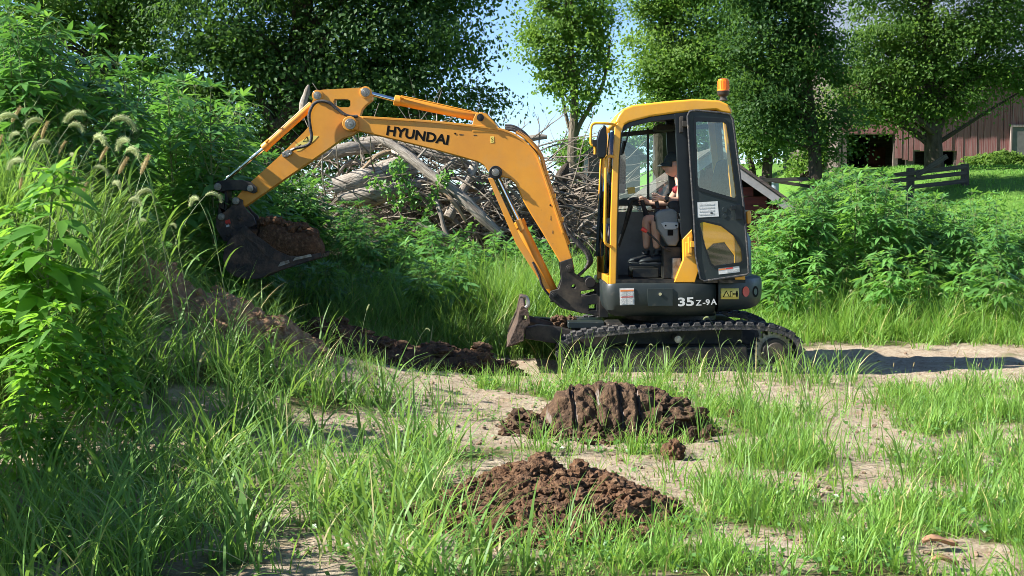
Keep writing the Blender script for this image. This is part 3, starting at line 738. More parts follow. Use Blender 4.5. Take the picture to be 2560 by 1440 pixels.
def log(name, label, pts, rads, m, dy=0., cat='log', group=None, stubs=0, n=11, lump=.12):
    """pts: photo pixels with a depth offset"""
    ax = catmull([W(p[0], p[1], PY + dy + (p[2] if len(p) > 2 else 0)) for p in pts], 5)
    k = len(ax); rr = [float(np.interp(i/(k-1), np.linspace(0,1,len(rads)), rads)) for i in range(k)]
    mb = MB(); mb.tube(ax, rr, n, uvs=True)
    s = rnd.random() * 50
    for i in range(len(mb.v)):
        p = Vector(mb.v[i]); c = ax[min(i // n, k-1)]; d = p - c
        mb.v[i] = tuple(c + d * (1 + lump * 2 * mn.noise(p * 4 + Vector((s,0,0))) + lump * mn.noise(Vector((p.x*9, p.y*9, p.z*9+s)))))
    for q in range(stubs):
        j = rnd.randrange(2, k-2); d = Vector((rnd.uniform(-1,1), rnd.uniform(-.6,.2), rnd.uniform(-.2,1))).normalized()
        L = rnd.uniform(.15,.5); mb.tube([ax[j], ax[j]+d*(rr[j]+L*.5), ax[j]+d*(rr[j]+L)+Vector((0,0,.05))], [rr[j]*.4, rr[j]*.3, rr[j]*.12], 6, uvs=True)
    return tag(obj(name, mb, m, org=ax[0], ang=50), label, cat, group)
g1 = 'dead logs and limbs in the heap'
log('log', 'thickest bleached log lying end-on to the left in the wood heap', [(835,470,-.5),(905,452,-.45),(960,435,-.3),(1020,425,0)], [.15,.17,.19,.2], M['wood_grey'], 0, group=g1, n=16)
log('log', 'broad bleached log with ragged lower edge under the thickest log', [(845,495,-.6),(900,492,-.6),(960,478,-.5),(1030,468,-.3),(1090,455,0)], [.07,.12,.12,.11,.09], M['wood_grey'], 0, group=g1, n=14)
log('log', 'dark split log spanning the top of the heap under the arm', [(770,392,-.2),(820,382,-.2),(880,372,-.1),(930,366,.1)], [.07,.10,.1,.08], M['wood_grey'], .1, group=g1, stubs=2)
log('limb', 'long straight grey limb slanting down across the wood heap', [(950,345,-.6),(1010,382,-.75),(1080,440,-.9),(1150,490,-1.0),(1200,540,-1.05),(1255,590,-1.05)], [.055,.065,.072,.075,.08,.05], M['wood_grey'], 0, 'branch', g1, stubs=1)
log('limb', 'long dark limb along the top of the heap beneath the boom', [(900,352,.2),(1000,358,.1),(1080,385,0),(1150,408,0),(1190,420,0)], [.06,.085,.09,.08,.05], M['wood_grey'], 0, 'branch', g1, stubs=2)
log('limb', 'pale limb rising steeply behind the slanting grey limb', [(1120,545,-.6),(1150,490,-.5),(1175,440,-.4),(1190,400,-.3)], [.075,.075,.07,.06], M['wood_grey'], 0, 'branch', g1)
log('limb', 'curved grey limb rising to the upper edge beneath the boom', [(1085,450,-.2),(1120,420,-.2),(1150,400,-.15),(1180,385,0)], [.05,.06,.055,.045], M['wood_grey'], 0, 'branch', g1)
log('limb', 'pale forked stick standing upright at the front of the heap', [(1085,488,-1.0),(1100,530,-1.1),(1112,575,-1.15),(1135,618,-1.2)], [.035,.035,.03,.02], M['wood_grey'], 0, 'branch', g1)
log('limb', 'bent brown branch arching right of the upright pale stick', [(1080,475,-1.0),(1110,480,-1.0),(1140,515,-1.05),(1165,555,-1.0)], [.03,.035,.03,.02], M['wood_tan'], 0, 'branch', g1)
log('limb', 'low pale branch lying near the foot of the heap', [(1040,560,-1.2),(1090,580,-1.2),(1150,605,-1.15)], [.03,.035,.03], M['wood_grey'], 0, 'branch', g1)
log('limb', 'smallest pale stick at the foot of the heap in the weeds', [(1060,590,-1.25),(1085,602,-1.25),(1110,622,-1.2)], [.022,.025,.02], M['wood_grey'], 0, 'branch', g1)
log('log', 'torn orange-brown log end showing under the bleached logs', [(885,508,-.55),(930,505,-.6),(985,490,-.5)], [.04,.07,.05], M['wood_tan'], 0, group=g1)
log('log', 'knotty grey stump set upright among the bleached logs', [(1005,430,-.1),(1010,400,-.1),(1000,372,0)], [.2,.19,.12], M['wood_grey'], .1, group=g1, n=16, lump=.25)
log('log', 'grey log poking out beyond the boom into the sky', [(1280,372,.5),(1310,352,.5),(1345,343,.5),(1368,342,.5)], [.06,.055,.05,.03], M['wood_grey'], 0, group=g1)
log('log', 'splintered dark stump rising right of the boom', [(1395,520,.3),(1400,470,.3),(1408,430,.3),(1420,405,.3)], [.14,.12,.09,.015], M['bark'], 0, group=g1, lump=.3)
log('limb', 'curved dead bough arching from the stump to the shed', [(1395,455,.3),(1430,438,.3),(1465,445,.3),(1500,470,.3)], [.05,.055,.05,.035], M['bark_light'], 0, 'branch', g1, stubs=2)
log('limb', 'lower dead bough reaching toward the cab mirror', [(1400,470,.1),(1440,468,.1),(1480,480,.1),(1510,490,.2)], [.035,.045,.04,.03], M['bark_light'], 0, 'branch', g1, stubs=2)
log('limb', 'weathered root standing above the arm top against dark leaves', [(752,300,.8),(760,260,.8),(768,230,.8),(772,212,.8)], [.045,.05,.05,.015], M['wood_grey'], 0, 'branch', g1, lump=.35)
for i in range(46):
    px = tw.uniform(800, 1490); py = np.interp(px, [780,920,1100,1300,1500], [430,380,420,420,500]) + tw.uniform(0, 130)
    L = tw.uniform(60, 170); a = tw.uniform(-.9, .9); s = tw.choice([-1, 1])
    d0 = tw.uniform(-.55, .1)
    log('limb', 'weathered dead limb tangled in the wood heap', [(px-s*L*.5*math.cos(a), py-L*.5*math.sin(a), d0), (px, py - tw.uniform(-8, 10), d0-.05), (px+s*L*.5*math.cos(a), py+L*.5*math.sin(a), d0+tw.uniform(-.2,.2))],
        [tw.uniform(.014,.042), tw.uniform(.016,.042), tw.uniform(.008,.024)], tw.choice([M['wood_grey'], M['wood_grey'], M['bark_light'], M['wood_tan']]), 0, 'branch', 'smaller limbs tangled in the heap', n=7)
# vines over the logs
P = []
for path in ([(1000,395),(1015,440),(1030,480),(1045,520)], [(985,410),(995,450),(1010,500)], [(1090,470),(1075,520),(1060,570),(1045,610)], [(920,455),(960,470),(1000,520)], [(1100,455),(1120,440)], [(1180,560),(1150,600),(1120,640)]):
    for p in catmull([W(q[0], q[1], PY - 1.05) for q in path], 14):
        for k in range(4): P.append(np.array(p) + rng.normal(size=3) * np.array([.045,.04,.05]))
V, T = leaves_np(np.array(P), 0, .065, .8, .3)
tag(put('vine_leaves', npmesh('vine_leaves', V, None, T), M['leaf_weed_lit'], smooth=False), 'leafy green vines trailing over the dead logs', kind='stuff')
# ------------------------------------------------------------------ excavator
TY0, TY1 = 0.0, 0.30                            # near track
SWX, SWY = 1.477, 0.87                          # swing centre
ex = thing('excavator', 'orange compact tracked excavator with dark body holding a full bucket', 'excavator', (SWX, SWY, 0))
BV = .006
def P2(px, py, Y): p = W(px, py, Y); return (p.x, p.z)
def circ(c, r, n=20): return [(c[0]+r*math.cos(2*math.pi*k/n), c[1]+r*math.sin(2*math.pi*k/n)) for k in range(n)]
def part(name, mb, m, parent=ex, **k): return obj(name, mb, m, parent, **k)
def pin(par, px, py, Y, r=.032, y0=None, y1=None, name='pin', m='steel', yd=.25):
    """round pin head standing proud of the near face at Y"""
    c = P2(px, py, Y); mb = MB()
    mb.disc(c, r, Y-.022, Y+yd, 20); mb.disc(c, r*.62, Y-.034, Y-.021, 16); mb.disc(c, r*.22, Y-.04, Y-.033, 10)
    return part(name, mb, M[m], par, bevel=.003)

# -- tracks
belt_px = [(1396,886),(1401,868),(1412,852),(1445,838),(1480,832),(1560,824),(1640,818),(1720,815),(1800,813),(1880,813),(1930,818),(1970,830),(1998,852),(2007,882),(1995,910),(1965,928),(1913,935),(1800,937),(1650,938),(1500,937),(1440,936),(1412,924),(1400,906)]
loop = [Vector((p.x, 0, p.z)) for p in catmull([W(a, b, 0) for a, b in belt_px], 5, True)]
for p in loop: p.z = max(p.z - 0.0, .012)
def inset(lp, d):
    n = len(lp); out = []
    for i in range(n):
        t = (lp[(i+1)%n] - lp[i-1]).normalized(); nn = Vector((t.z, 0, -t.x))
        out.append(lp[i] + nn * d)
    return out
cen = sum(loop, Vector()) / len(loop)
sgn = 1 if ((inset(loop, .05)[0] - cen).length < (loop[0] - cen).length) else -1
inner = inset(loop, sgn * .042)
lug_mb = MB(); lug_mb.prism([(-.032,-.004),(.032,-.004),(.022,.024),(-.022,.024)], 0, .165)
lug_me = lug_mb.mesh('lug'); lug_me.materials.append(M['rubber'])
per = []; L = 0
for i in range(len(loop)): per.append(L); L += (loop[(i+1)%len(loop)] - loop[i]).length
def on_loop(s):
    s %= L
    for i in range(len(loop)):
        j = (i+1) % len(loop); seg = (loop[j]-loop[i]).length
        if per[i] <= s < per[i] + seg + 1e-9:
            t = (s - per[i]) / seg
            return loop[i].lerp(loop[j], t), (loop[j]-loop[i]).normalized()
    return loop[0], (loop[1]-loop[0]).normalized()
def track(y0, y1, lab):
    mb = MB(); mb.prism([(p.x, p.z) for p in loop], y0, y1, [[(p.x, p.z) for p in inner]])
    tr = part('track', mb, M['rubber'], bevel=.012); tr['label'] = lab
    n = int(L / .094)
    for k in range(n):
        for side in (0, 1):
            p, t = on_loop((k + .5 * side) * L / n)
            nn = Vector((t.z, 0, -t.x)) * -sgn
            o = put('lug', lug_me, M['rubber'], tr, smooth=False)
            o.rotation_euler = (0, -math.atan2(t.z, t.x) if nn.dot(Vector((-t.z,0,t.x))) > 0 else -math.atan2(-t.z, -t.x), 0)
            yy = y0 - .004 if side == 0 else y1 - .161
            o.location = Vector((p.x, yy, p.z)) - ORG[ex.name]
    # inside: frame, sprocket, idler, rollers
    fr = MB(); ym = (y0 + y1) / 2
    fr.prism(xz([(1436,876),(1560,872),(1700,868),(1868,866),(1874,900),(1874,918),(1850,926),(1460,928),(1436,915)], 0), y0 + .035, y1 - .035)
    f_ = part('track_frame', fr, M['black'], tr, bevel=.012)
    c = P2(1941, 880, 0); sp_ = MB(); nt_ = 21; pts = []
    for k in range(nt_ * 4):
        a = 2*math.pi*k/(nt_*4); rr = (.178, .178, .148, .148)[k % 4]; pts.append((c[0]+rr*math.cos(a), c[1]+rr*math.sin(a)))
    sp_.prism(pts, ym - .03, ym + .03); part('sprocket', sp_, M['steel'], tr)
    hb = MB(); hb.disc(c, .115, y0 + .03, ym, 28); hb.disc(c, .082, y0 + .012, y0 + .032, 28)
    part('drive_motor', hb, M['black'], tr, bevel=.01)
    c = P2(1436, 889, 0); hb = MB(); hb.disc(c, .125, ym - .09, ym + .09, 28); hb.disc(c, .05, y0 + .03, y1 - .03, 20); part('idler', hb, M['black'], tr, bevel=.01)
    for px in (1500, 1580, 1660, 1740, 1820):
        c = P2(px, 922, 0); hb = MB(); hb.disc(c, .055, ym - .1, ym + .1, 16); part('roller', hb, M['black'], tr)
    c = P2(1696, 849, 0); hb = MB(); hb.disc(c, .032, y0 + .02, y1 - .05, 20); hb.disc(c, .016, y0 + .008, y0 + .022, 14); part('carrier_roller', hb, M['steel'], tr)
    return tr
track(TY0, TY1, 'nearer rubber track of the excavator')
track(1.44, 1.74, 'farther rubber track of the excavator')
mb = MB(); mb.box((SWX-.62, .28, .22), (SWX+.6, 1.46, .42)); mb.box((SWX-.95, .5, .25), (SWX-.4, 1.24, .40))
part('car_body', mb, M['black'], bevel=.02)
mb = MB(); mb.lathe([(.42,.40),(.44,.42),(.44,.50),(.40,.51),(.40,.60)], (SWX, SWY, 0), 40); part('swing_bearing', mb, M['black'])
mb = MB(); mb.box(tuple(W(1420,822,.42)), (W(1512,800,.42).x, .68, W(1512,805,.42).z)); part('step_plate', mb, M['dark'], bevel=.01)
# -- dozer blade
ol = xz([(1302,766),(1310,764),(1316,770),(1312,780),(1310,800),(1314,820),(1309,850),(1290,862),(1266,869),(1282,832),(1293,806),(1298,780)], 0)
mb = MB(); mb.prism(ol, .01, 1.73); bl = part('dozer_blade', mb, M['blade'], bevel=.006)
mb = MB(); mb.prism(xz([(1298,776),(1320,772),(1326,808),(1310,822),(1309,852),(1268,866),(1284,830),(1294,806)], 0), -.012, .008, [circ(P2(1311,795,0), .024, 14)])
part('end_plate', mb, M['blade'], bl, bevel=.003)
mb = MB(); mb.tube(catmull([W(1306,742,0), W(1314,742,0), W(1320,752,0), W(1320,764,0), W(1314,770,0)], 4), .018, 8); part('lifting_hook', mb, M['worn'], bl)
for y in (.34, 1.24):
    mb = MB(); mb.prism(xz([(1312,822),(1345,814),(1390,818),(1470,836),(1560,850),(1560,880),(1400,862),(1312,848)], .3), y, y + .14)
    part('blade_arm', mb, M['black'], bevel=.008)
mb = MB(); mb.tube([W(1320,800,.8), W(1480,846,.8)], .045, 12); part('blade_cylinder', mb, M['black'])
c = W(1412, 806, .75)
mb = MB(); mb.blob((c.x, .75, c.z - .02), (.115, .13, .075), 4, .5, 5, 4); 
for k in range(30): mb.blob((c.x + rnd.uniform(-.13,.13), .75 + rnd.uniform(-.14,.1), c.z + rnd.uniform(-.09,.06)), rnd.uniform(.012,.03), 2, .5, 4, k)
tag(obj('soil_clod', mb, M['soil_dark'], org=c), 'dark soil clod caught on the arms of the dozer blade', 'soil', 'soil clods')

# -- upper body
zt_b = W(1650,708,.02).z; zb_b = W(1650,793,.02).z
RB = .86
def plan(inset_):
    x0 = W(1511,740,.03).x + inset_; pts = []; r = .1
    y0 = .015 + inset_; y1 = 1.725 - inset_; rb = RB - inset_
    for k in range(7): a = math.pi + .5*math.pi*k/6; pts.append((x0 + r + r*math.cos(a), y0 + r + r*math.sin(a)))
    for x in np.linspace(x0 + r + .08, SWX - .02, 10): pts.append((x, y0))
    for k in range(33): a = -math.pi/2 + math.pi*k/32; pts.append((SWX + rb*math.cos(a), SWY + rb*math.sin(a)))
    for x in np.linspace(SWX - .02, x0 + r + .08, 10): pts.append((x, y1))
    for k in range(7): a = math.pi/2 + .5*math.pi*k/6; pts.append((x0 + r + r*math.cos(a), y1 - r + r*math.sin(a)))
    return pts
def loft(levels, clip=None):
    """levels: (z, inset); clip: (lo,hi) range of x"""
    mb = MB(); rings = []
    for z, i in levels:
        pl = plan(i)
        if clip: pl = [(min(max(x, clip[0]), clip[1]), y) for x, y in pl]
        rings.append([(x, y, z) for x, y in pl])
    n = len(rings[0])
    for r_ in rings: mb.v += r_
    for a in range(len(rings)-1):
        for k in range(n): mb.f.append((a*n+k, a*n+(k+1)%n, (a+1)*n+(k+1)%n, (a+1)*n+k)); mb.m.append(0)
    mb.f.append(tuple(range(n-1,-1,-1))); mb.f.append(tuple(range((len(rings)-1)*n, len(rings)*n))); mb.m += [0, 0]
    return mb
SEAM = W(1795,740,.02).x
lv = [(zb_b, .10), (zb_b+.02, .055), (zb_b+.06, .02), (zb_b+.12, .003), (zb_b+.2, 0), (zt_b-.03, 0), (zt_b-.008, .008), (zt_b, .03)]
body = part('body', loft(lv, (-9, SEAM-.002)), M['dark'], ang=28)
lv2 = [(zb_b+.04, .08), (zb_b+.06, .04), (zb_b+.10, .01), (zb_b+.16, -.002), (zt_b-.02, -.002), (zt_b+.02, .012), (zt_b+.035, .05)]
cw = part('counterweight', loft(lv2, (SEAM+.002, 9)), M['dark'], ang=28)
# hatch, stickers, numbers on the near side
YF = .012
mb = MB(); mb.prism(xz([(1618,722),(1682,721),(1682,765),(1620,766)], YF), YF-.006, YF+.01); h_ = part('hatch', mb, M['dark'], body, bevel=.003)
mb = MB(); mb.disc(P2(1650,735,YF), .014, YF-.016, YF, 16); part('latch', mb, M['chrome'], body)
def plate(name, px, Y, m, par, th=.002, **k):
    mb = MB(); mb.prism(xz(px, Y), Y-th, Y+.0005); return part(name, mb, M[m], par, smooth=False)
s_ = plate('sticker', [(1549,721),(1585,720),(1586,762),(1550,763)], YF, 'decal_white', body, .003)
plate('sticker_print', [(1551,725),(1584,724),(1584,728),(1551,729)], YF-.0035, 'decal_orange', body)
plate('sticker_print', [(1553,742),(1583,741),(1583,743),(1553,744)], YF-.0035, 'red', body)
plate('sticker_print', [(1553,732),(1566,731),(1566,739),(1553,740)], YF-.0035, 'decal_grey', body)
plate('sticker_print', [(1569,731),(1582,731),(1582,739),(1569,739)], YF-.0035, 'decal_grey', body)
plate('sticker_print', [(1553,746),(1566,746),(1566,760),(1553,760)], YF-.0035, 'decal_grey', body)
plate('sticker_print', [(1569,746),(1582,746),(1582,760),(1569,760)], YF-.0035, 'decal_grey', body)
def cwY(px):                                     # near surface of the round rear at a pixel column
    y = YF
    for _ in range(6):
        x = W(px, 740, y).x; y = SWY - math.sqrt(max(.0001, (RB+.002)**2 - min((x - SWX)**2, (RB+.0019)**2)))
    return y
def curved(name, px, m, off=.004, n=10):
    """thin sticker bent round the counterweight: px = left, top, right, bottom"""
    l, t, r_, b_ = px; mb = MB()
    for i in range(n+1):
        q = l + (r_-l)*i/n; y = cwY(q) - off
        mb.v += [tuple(W(q, t, y)), tuple(W(q, b_, y))]
    for i in range(n): mb.f.append((2*i, 2*i+1, 2*i+3, 2*i+2)); mb.m.append(0)
    o = part(name, mb, M[m], cw); s = o.modifiers.new('th', 'SOLIDIFY'); s.thickness = .002; return o
curved('warning_sticker', (1802,721,1847,748), 'decal_yellow', .004)
def cpoly(name, pts, m, off):
    mb = MB(); mb.add([tuple(W(p[0], p[1], cwY(p[0]) - off)) for p in pts], [tuple(range(len(pts)))[::-1]]); return part(name, mb, M[m], cw, smooth=False)
cpoly('warning_print', [(1807,743),(1816,726),(1825,743)], 'decal_black', .008); cpoly('warning_print', [(1810,741.5),(1816,730),(1822,741.5)], 'decal_yellow', .010)
cpoly('warning_print', [(1826,728),(1831,728),(1831,743),(1826,743)], 'decal_black', .008); cpoly('warning_print', [(1827,729.5),(1830,729.5),(1830,741.5),(1827,741.5)], 'decal_yellow', .010)
cpoly('warning_print', [(1832,735),(1835,732),(1835,734),(1837,734),(1837,732),(1840,735),(1837,738),(1837,736),(1835,736),(1835,738)], 'decal_black', .010)
cpoly('warning_print', [(1841,727),(1844,727),(1845,735),(1844,743),(1841,743),(1840,735)], 'decal_black', .009)
cpoly('reflector', [(1865+8.5*math.cos(a), 729+13*math.sin(a)) for a in np.linspace(0, 2*math.pi, 22)[:-1]], 'red', .008)
cpoly('exhaust_hole', [(1889+7*math.cos(a), 729+14*math.sin(a)) for a in np.linspace(0, 2*math.pi, 22)[:-1]], 'decal_black', .005)
cpoly('exhaust_ring', [(1889+4*math.cos(a), 729+8*math.sin(a)) for a in np.linspace(0, 2*math.pi, 22)[:-1]], 'blue', .008)
def text(name, s, x0, y0, x1, y1, hpx, Y, m, par, bold=.012, th=.002, shear=0):
    """letters from pixel (x0,y0) to (x1,y1) along the base line, hpx tall"""
    cu = bpy.data.curves.new('t', 'FONT'); cu.body = s; cu.size = 1; cu.offset = bold; cu.resolution_u = 3; cu.shear = shear
    to = bpy.data.objects.new('t', cu); COL.objects.link(to); bpy.context.view_layer.update()
    me = bpy.data.meshes.new_from_object(to.evaluated_get(bpy.context.evaluated_depsgraph_get()))
    bpy.data.objects.remove(to); bpy.data.curves.remove(cu)
    v = np.array([q.co[:] for q in me.vertices]); mi, ma = v.min(0), v.max(0)
    a, b_ = W(x0, y0, Y), W(x1, y1, Y); d = b_ - a; u = Vector((-d.z, 0, d.x)).normalized(); hh = hpx * (Y - CAMY) / F
    for q in me.vertices:
        s_, t_ = (q.co.x - mi[0])/(ma[0]-mi[0]), (q.co.y - mi[1])/(ma[1]-mi[1])
        q.co = a + d*s_ + u*(hh*t_) + Vector((0, -th, 0)) - ORG[par.name]
    me.name = name; o = put(name, me, M[m], par, smooth=False); ORG[o.name] = ORG[par.name]; return o
text('lettering', '35', 1695, 766, 1735, 764.5, 22, YF, 'decal_white', body, .03, .004)
text('lettering', 'Z', 1739, 764, 1754, 763.5, 14, YF, 'decal_white', body, .02, .004)
text('lettering', '-9', 1757, 763.5, 1775, 762.5, 15, YF, 'decal_white', body, .02, .004)
text('lettering', 'A', 1777, 762, 1792, 761.5, 15, YF, 'decal_white', body, .02, .004)
# hood behind and beyond the cab
lvh = [(zt_b, .09), (zt_b+.36, .10), (zt_b+.43, .13), (zt_b+.46, .25)]
part('engine_hood', loft(lvh, (W(1800,600,.8).x, 9)), M['blue'], ang=30)
mb = MB(); mb.box((W(1560,600,1.2).x, 1.08, zt_b), (W(1800,600,1.2).x, 1.66, W(1700,545,1.2).z)); part('tank_cover', mb, M['dark'], bevel=.04, seg=4)
mb = MB(); mb.prism(xz([(1866,528),(1876,524),(1879,540),(1878,558),(1868,560)], .1), .1, .5); part('hood_trim', mb, M['paint_lit'], bevel=.01)

# -- swing post
ps = xz([(1399,655),(1430,645),(1437,684),(1452,694),(1476,700),(1500,712),(1500,790),(1450,782),(1402,770),(1372,744),(1376,728),(1396,722),(1404,700)], .74)
mb = MB(); hp = [circ(P2(1434,716,.74), .02, 12), xz([(1452,728),(1490,722),(1490,735),(1452,740)], .74), xz([(1472,762),(1490,760),(1490,776),(1472,776)], .74)]
mb.prism(ps, .72, .78, hp); mb.prism(ps, .96, 1.02, hp)
mb.box((W(1496,700,.8).x, .70, W(1500,792,.8).z), (W(1520,700,.8).x, 1.04, W(1500,712,.8).z)); mb.disc(P2(1474,705,.8), .05, .68, 1.06, 16)
spost = part('swing_post', mb, M['black'], bevel=.006)
pin(spost, 1424, 671, .72, .036, yd=.30, m='black'); pin(spost, 1385, 738, .72, .03, yd=.30, m='black')
mb = MB()
for k, (y, d) in enumerate(((.83, 0), (.87, 5), (.91, 9))):
    mb.tube(catmull([W(1376,742+d,y), W(1420,748+d,y), (W(1470,735+d,y)), W(1510,722+d,y)], 5), .012, 8)
part('hose', mb, M['rubber'], spost)
# -- boom
by0, by1 = .76, .98
bo = [(866,296),(880,289),(907,291),(1050,300),(1150,309),(1243,320),(1266,326),(1292,338),(1320,360),(1344,388),(1358,425),(1375,475),(1392,528),(1410,583),(1431,647),(1436,672),(1424,684),(1409,674),(1398,652),(1376,615),(1354,578),(1330,540),(1309,504),(1297,475),(1287,457),(1274,446),(1254,441),(1239,447),(1226,440),(1220,426),(1210,413),(1193,404),(1155,393),(1090,375),(1027,359),(950,340),(897,328),(872,324),(862,312)]
mb = MB(); mb.prism(xz(bo, by0), by0, by1); boom = part('boom', mb, M['paint'], bevel=.010, seg=3)
# flanges standing proud along the top and the under edge
mb = MB(); top = [W(a, b_, by0) for a, b_ in bo[2:14]]; tp2 = catmull(top, 4)
lo_ = [(p.x, p.z) for p in tp2]
off = []
for i, p in enumerate(tp2):
    t = (tp2[min(i+1, len(tp2)-1)] - tp2[max(i-1, 0)]).normalized(); off.append((p.x + t.z*.018*-1*-1, p.z - t.x*.018))
mb.prism([(a, b_ + .003) for a, b_ in lo_] + off[::-1], by0-.012, by1+.012)
part('top_flange', mb, M['paint'], boom, bevel=.003)
text('lettering', 'HYUNDAI', 965, 338, 1120, 363, 25, by0, 'decal_black', boom, .038, .0012)
ear = xz([(1180,318),(1184,296),(1190,284),(1202,280),(1216,284),(1232,300),(1246,318),(1250,330),(1180,330)], by0)
for y in (by0 - .004, by1 - .04):
    mb = MB(); mb.prism(ear, y, y + .044); part('cylinder_bracket', mb, M['paint'], boom, bevel=.005)
pin(boom, 1201, 294, by0 - .004, .034, m='black', yd=.23); pin(boom, 876, 310, by0 - .07, .05, m='steel', yd=.36)
c = P2(876,310,by0); mb = MB(); mb.disc(c, .068, by0-.065, by1+.065, 24); part('pivot_collar', mb, M['paint'], boom, bevel=.006)
mb = MB(); mb.prism(xz([(888,303),(897,303),(897,325),(888,325)], by0), by0-.04, by0); mb.disc(P2(892,308,by0), .012, by0-.05, by0-.03, 10); mb.disc(P2(892,320,by0), .012, by0-.05, by0-.03, 10); part('pin_keeper', mb, M['paint'], boom, bevel=.003)
c = P2(1239,431,by0); mb = MB(); mb.disc(c, .062, by0-.03, by1+.03, 24); part('cylinder_boss', mb, M['black'], boom, bevel=.006)
pin(boom, 1239, 431, by0-.03, .036, m='steel', yd=.28)
plate('sticker', [(1226,341),(1235,341),(1235,357),(1226,357)], by0, 'decal_yellow', boom)
text('lettering', 'S', 1228, 354, 1233, 354, 10, by0-.003, 'decal_black', boom, .0, .001)
for px, py in ((1138,334), (1376,513)):
    mb = MB(); mb.disc(P2(px,py,by0), .009, by0-.003, by0+.01, 12); part('bolt', mb, M['decal_black'], boom)
# scrapes in the paint
for px, py, w_, h_ in ((1154,337,5,2.2),(1188,338,4,1.8),(1377,545,.8,8),(1382,580,.8,6)):
    cpts = [(px + w_*math.cos(a)*(1+.4*math.sin(3*a+px)), py + h_*math.sin(a)*(1+.4*math.cos(2*a))) for a in np.linspace(0, 2*math.pi, 15)[:-1]]
    plate('scrape', cpts, by0, 'bucket', boom, .0015)
# pipes and hoses along the boom back
pth = [(1250,318),(1290,330),(1322,352),(1350,388),(1362,430),(1378,480),(1396,535),(1412,590),(1420,612)]
mb = MB(); mb.tube(catmull([W(a, b_, by0+.02) for a, b_ in pth[1:]], 5), .013, 8); part('pipe', mb, M['paint'], boom)
mb = MB(); mb.tube(catmull([W(a+3, b_-2, by0+.07) for a, b_ in pth[1:]], 5), .013, 8); part('pipe', mb, M['paint'], boom)
for px, py in ((1362,432),(1381,490),(1400,548)):
    mb = MB(); a = W(px, py, by0); mb.box((a.x-.02, by0-.004, a.z-.022), (a.x+.035, by0+.1, a.z+.022)); part('pipe_clamp', mb, M['paint'], boom, bevel=.004)
for k in range(3):
    mb = MB(); mb.tube(catmull([W(a, b_ - k*5, by0+.04+.04*k) for a, b_ in ((1262,324),(1285,326),(1312,343),(1334,372),(1344,398))], 6), .013, 8); part('hose', mb, M['rubber'], boom)
for k in range(3):
    y = by0 + .0 + .06*k
    mb = MB(); mb.tube(catmull([W(a + k*4*(1 if 1 < i < 5 else 0), b_, y) for i, (a, b_) in enumerate(((1410,556),(1422,583),(1446,612),(1464,632),(1471,654),(1460,676),(1444,690)))], 6), .014, 8); part('hose', mb, M['rubber'], boom)
# -- boom lift cylinder
def cyl(name, a, b_, c_, Y, r, rr, m='paint'):
    """barrel a->b, rod b->c (pixels)"""
    A, B, C = W(*a, Y), W(*b_, Y), W(*c_, Y); d = (B - A).normalized()
    mb = MB(); mb.tube([A, A + d*.01, B - d*.06, B - d*.058, B - d*.005, B], [r*.9, r, r, r*1.14, r*1.14, r*1.0], 20)
    o = part(name, mb, M[m]); 
    mb = MB(); mb.tube([B, C], rr, 16); part('rod', mb, M['chrome'], o)
    return o
ym = (by0 + by1) / 2
lc = cyl('boom_cylinder', (1385,736), (1296,552), (1242,440), ym, .052, .026)
g_px = [(1220,446),(1233,446),(1302,596),(1376,722),(1362,722),(1290,610)]
mb = MB(); mb.prism(xz(g_px, ym-.07), ym-.09, ym-.075); part('rod_guard', mb, M['paint'], lc, bevel=.003)
mb = MB(); mb.prism(xz([(1288,552),(1302,546),(1312,572),(1300,580)], ym-.07), ym-.074, ym+.07); part('gland', mb, M['paint'], lc, bevel=.004)
mb = MB(); mb.tube(catmull([W(1332,655,ym-.1), W(1348,690,ym-.1), W(1356,715,ym-.09), W(1380,742,ym-.06), W(1420,746,ym-.04)], 5), .011, 8); part('hose', mb, M['rubber'], lc)
# -- arm cylinder on top of the boom
ac = cyl('arm_cylinder', (1195,293), (986,250), (922,233), ym, .044, .022)
mb = MB(); mb.tube([W(1000,243,ym-.05), W(1010,245,ym-.05)], .012, 8); mb.tube(catmull([W(1002,240,ym-.05), W(1060,252,ym-.06), W(1130,268,ym-.06), W(1180,279,ym-.05)], 3), .007, 6); part('oil_line', mb, M['paint'], ac)
# -- arm
ay0, ay1 = .79, .95
ao = [(783,247),(786,234),(795,227),(808,224),(905,219),(921,223),(931,236),(929,249),(913,262),(904,273),(899,290),(897,310),(893,328),(880,337),(856,345),(822,370),(760,413),(690,461),(614,514),(604,519),(594,508),(590,495),(604,478),(630,452),(690,398),(760,330),(775,312),(773,290),(777,262)]
slot = xz([(836,247),(868,247),(876,252),(876,264),(872,268),(850,268),(836,262),(833,254)], ay0)
mb = MB(); mb.prism(xz(ao, ay0), ay0, ay1, [slot]); arm = part('arm', mb, M['paint'])
for px, py, r in ((794,239,.036),(914,231,.042)): pin(arm, px, py, ay0, r, m='steel', yd=.18)
mb = MB(); mb.disc(P2(914,231,ay0), .055, ay0-.012, ay1+.012, 24); mb.disc(P2(794,239,ay0), .052, ay0-.012, ay1+.012, 24); part('pin_boss', mb, M['paint'], arm, bevel=.004)
plate('sticker', [(738,362),(776,338),(796,340),(785,352),(752,376),(742,378)], ay0, 'decal_yellow', arm)
plate('sticker_print', [(757,354),(768,340),(771,352)], ay0-.0025, 'decal_black', arm, .001); plate('sticker_print', [(760,352),(767,344),(769,351)], ay0-.0045, 'decal_yellow', arm, .001)
plate('sticker_print', [(743,366),(752,360),(753,362),(744,368)], ay0-.0025, 'decal_black', arm, .001)
hp_ = [(894,291),(868,289),(845,274),(823,257),(800,253),(783,262),(773,287),(776,320),(779,343),(770,362),(737,371)]
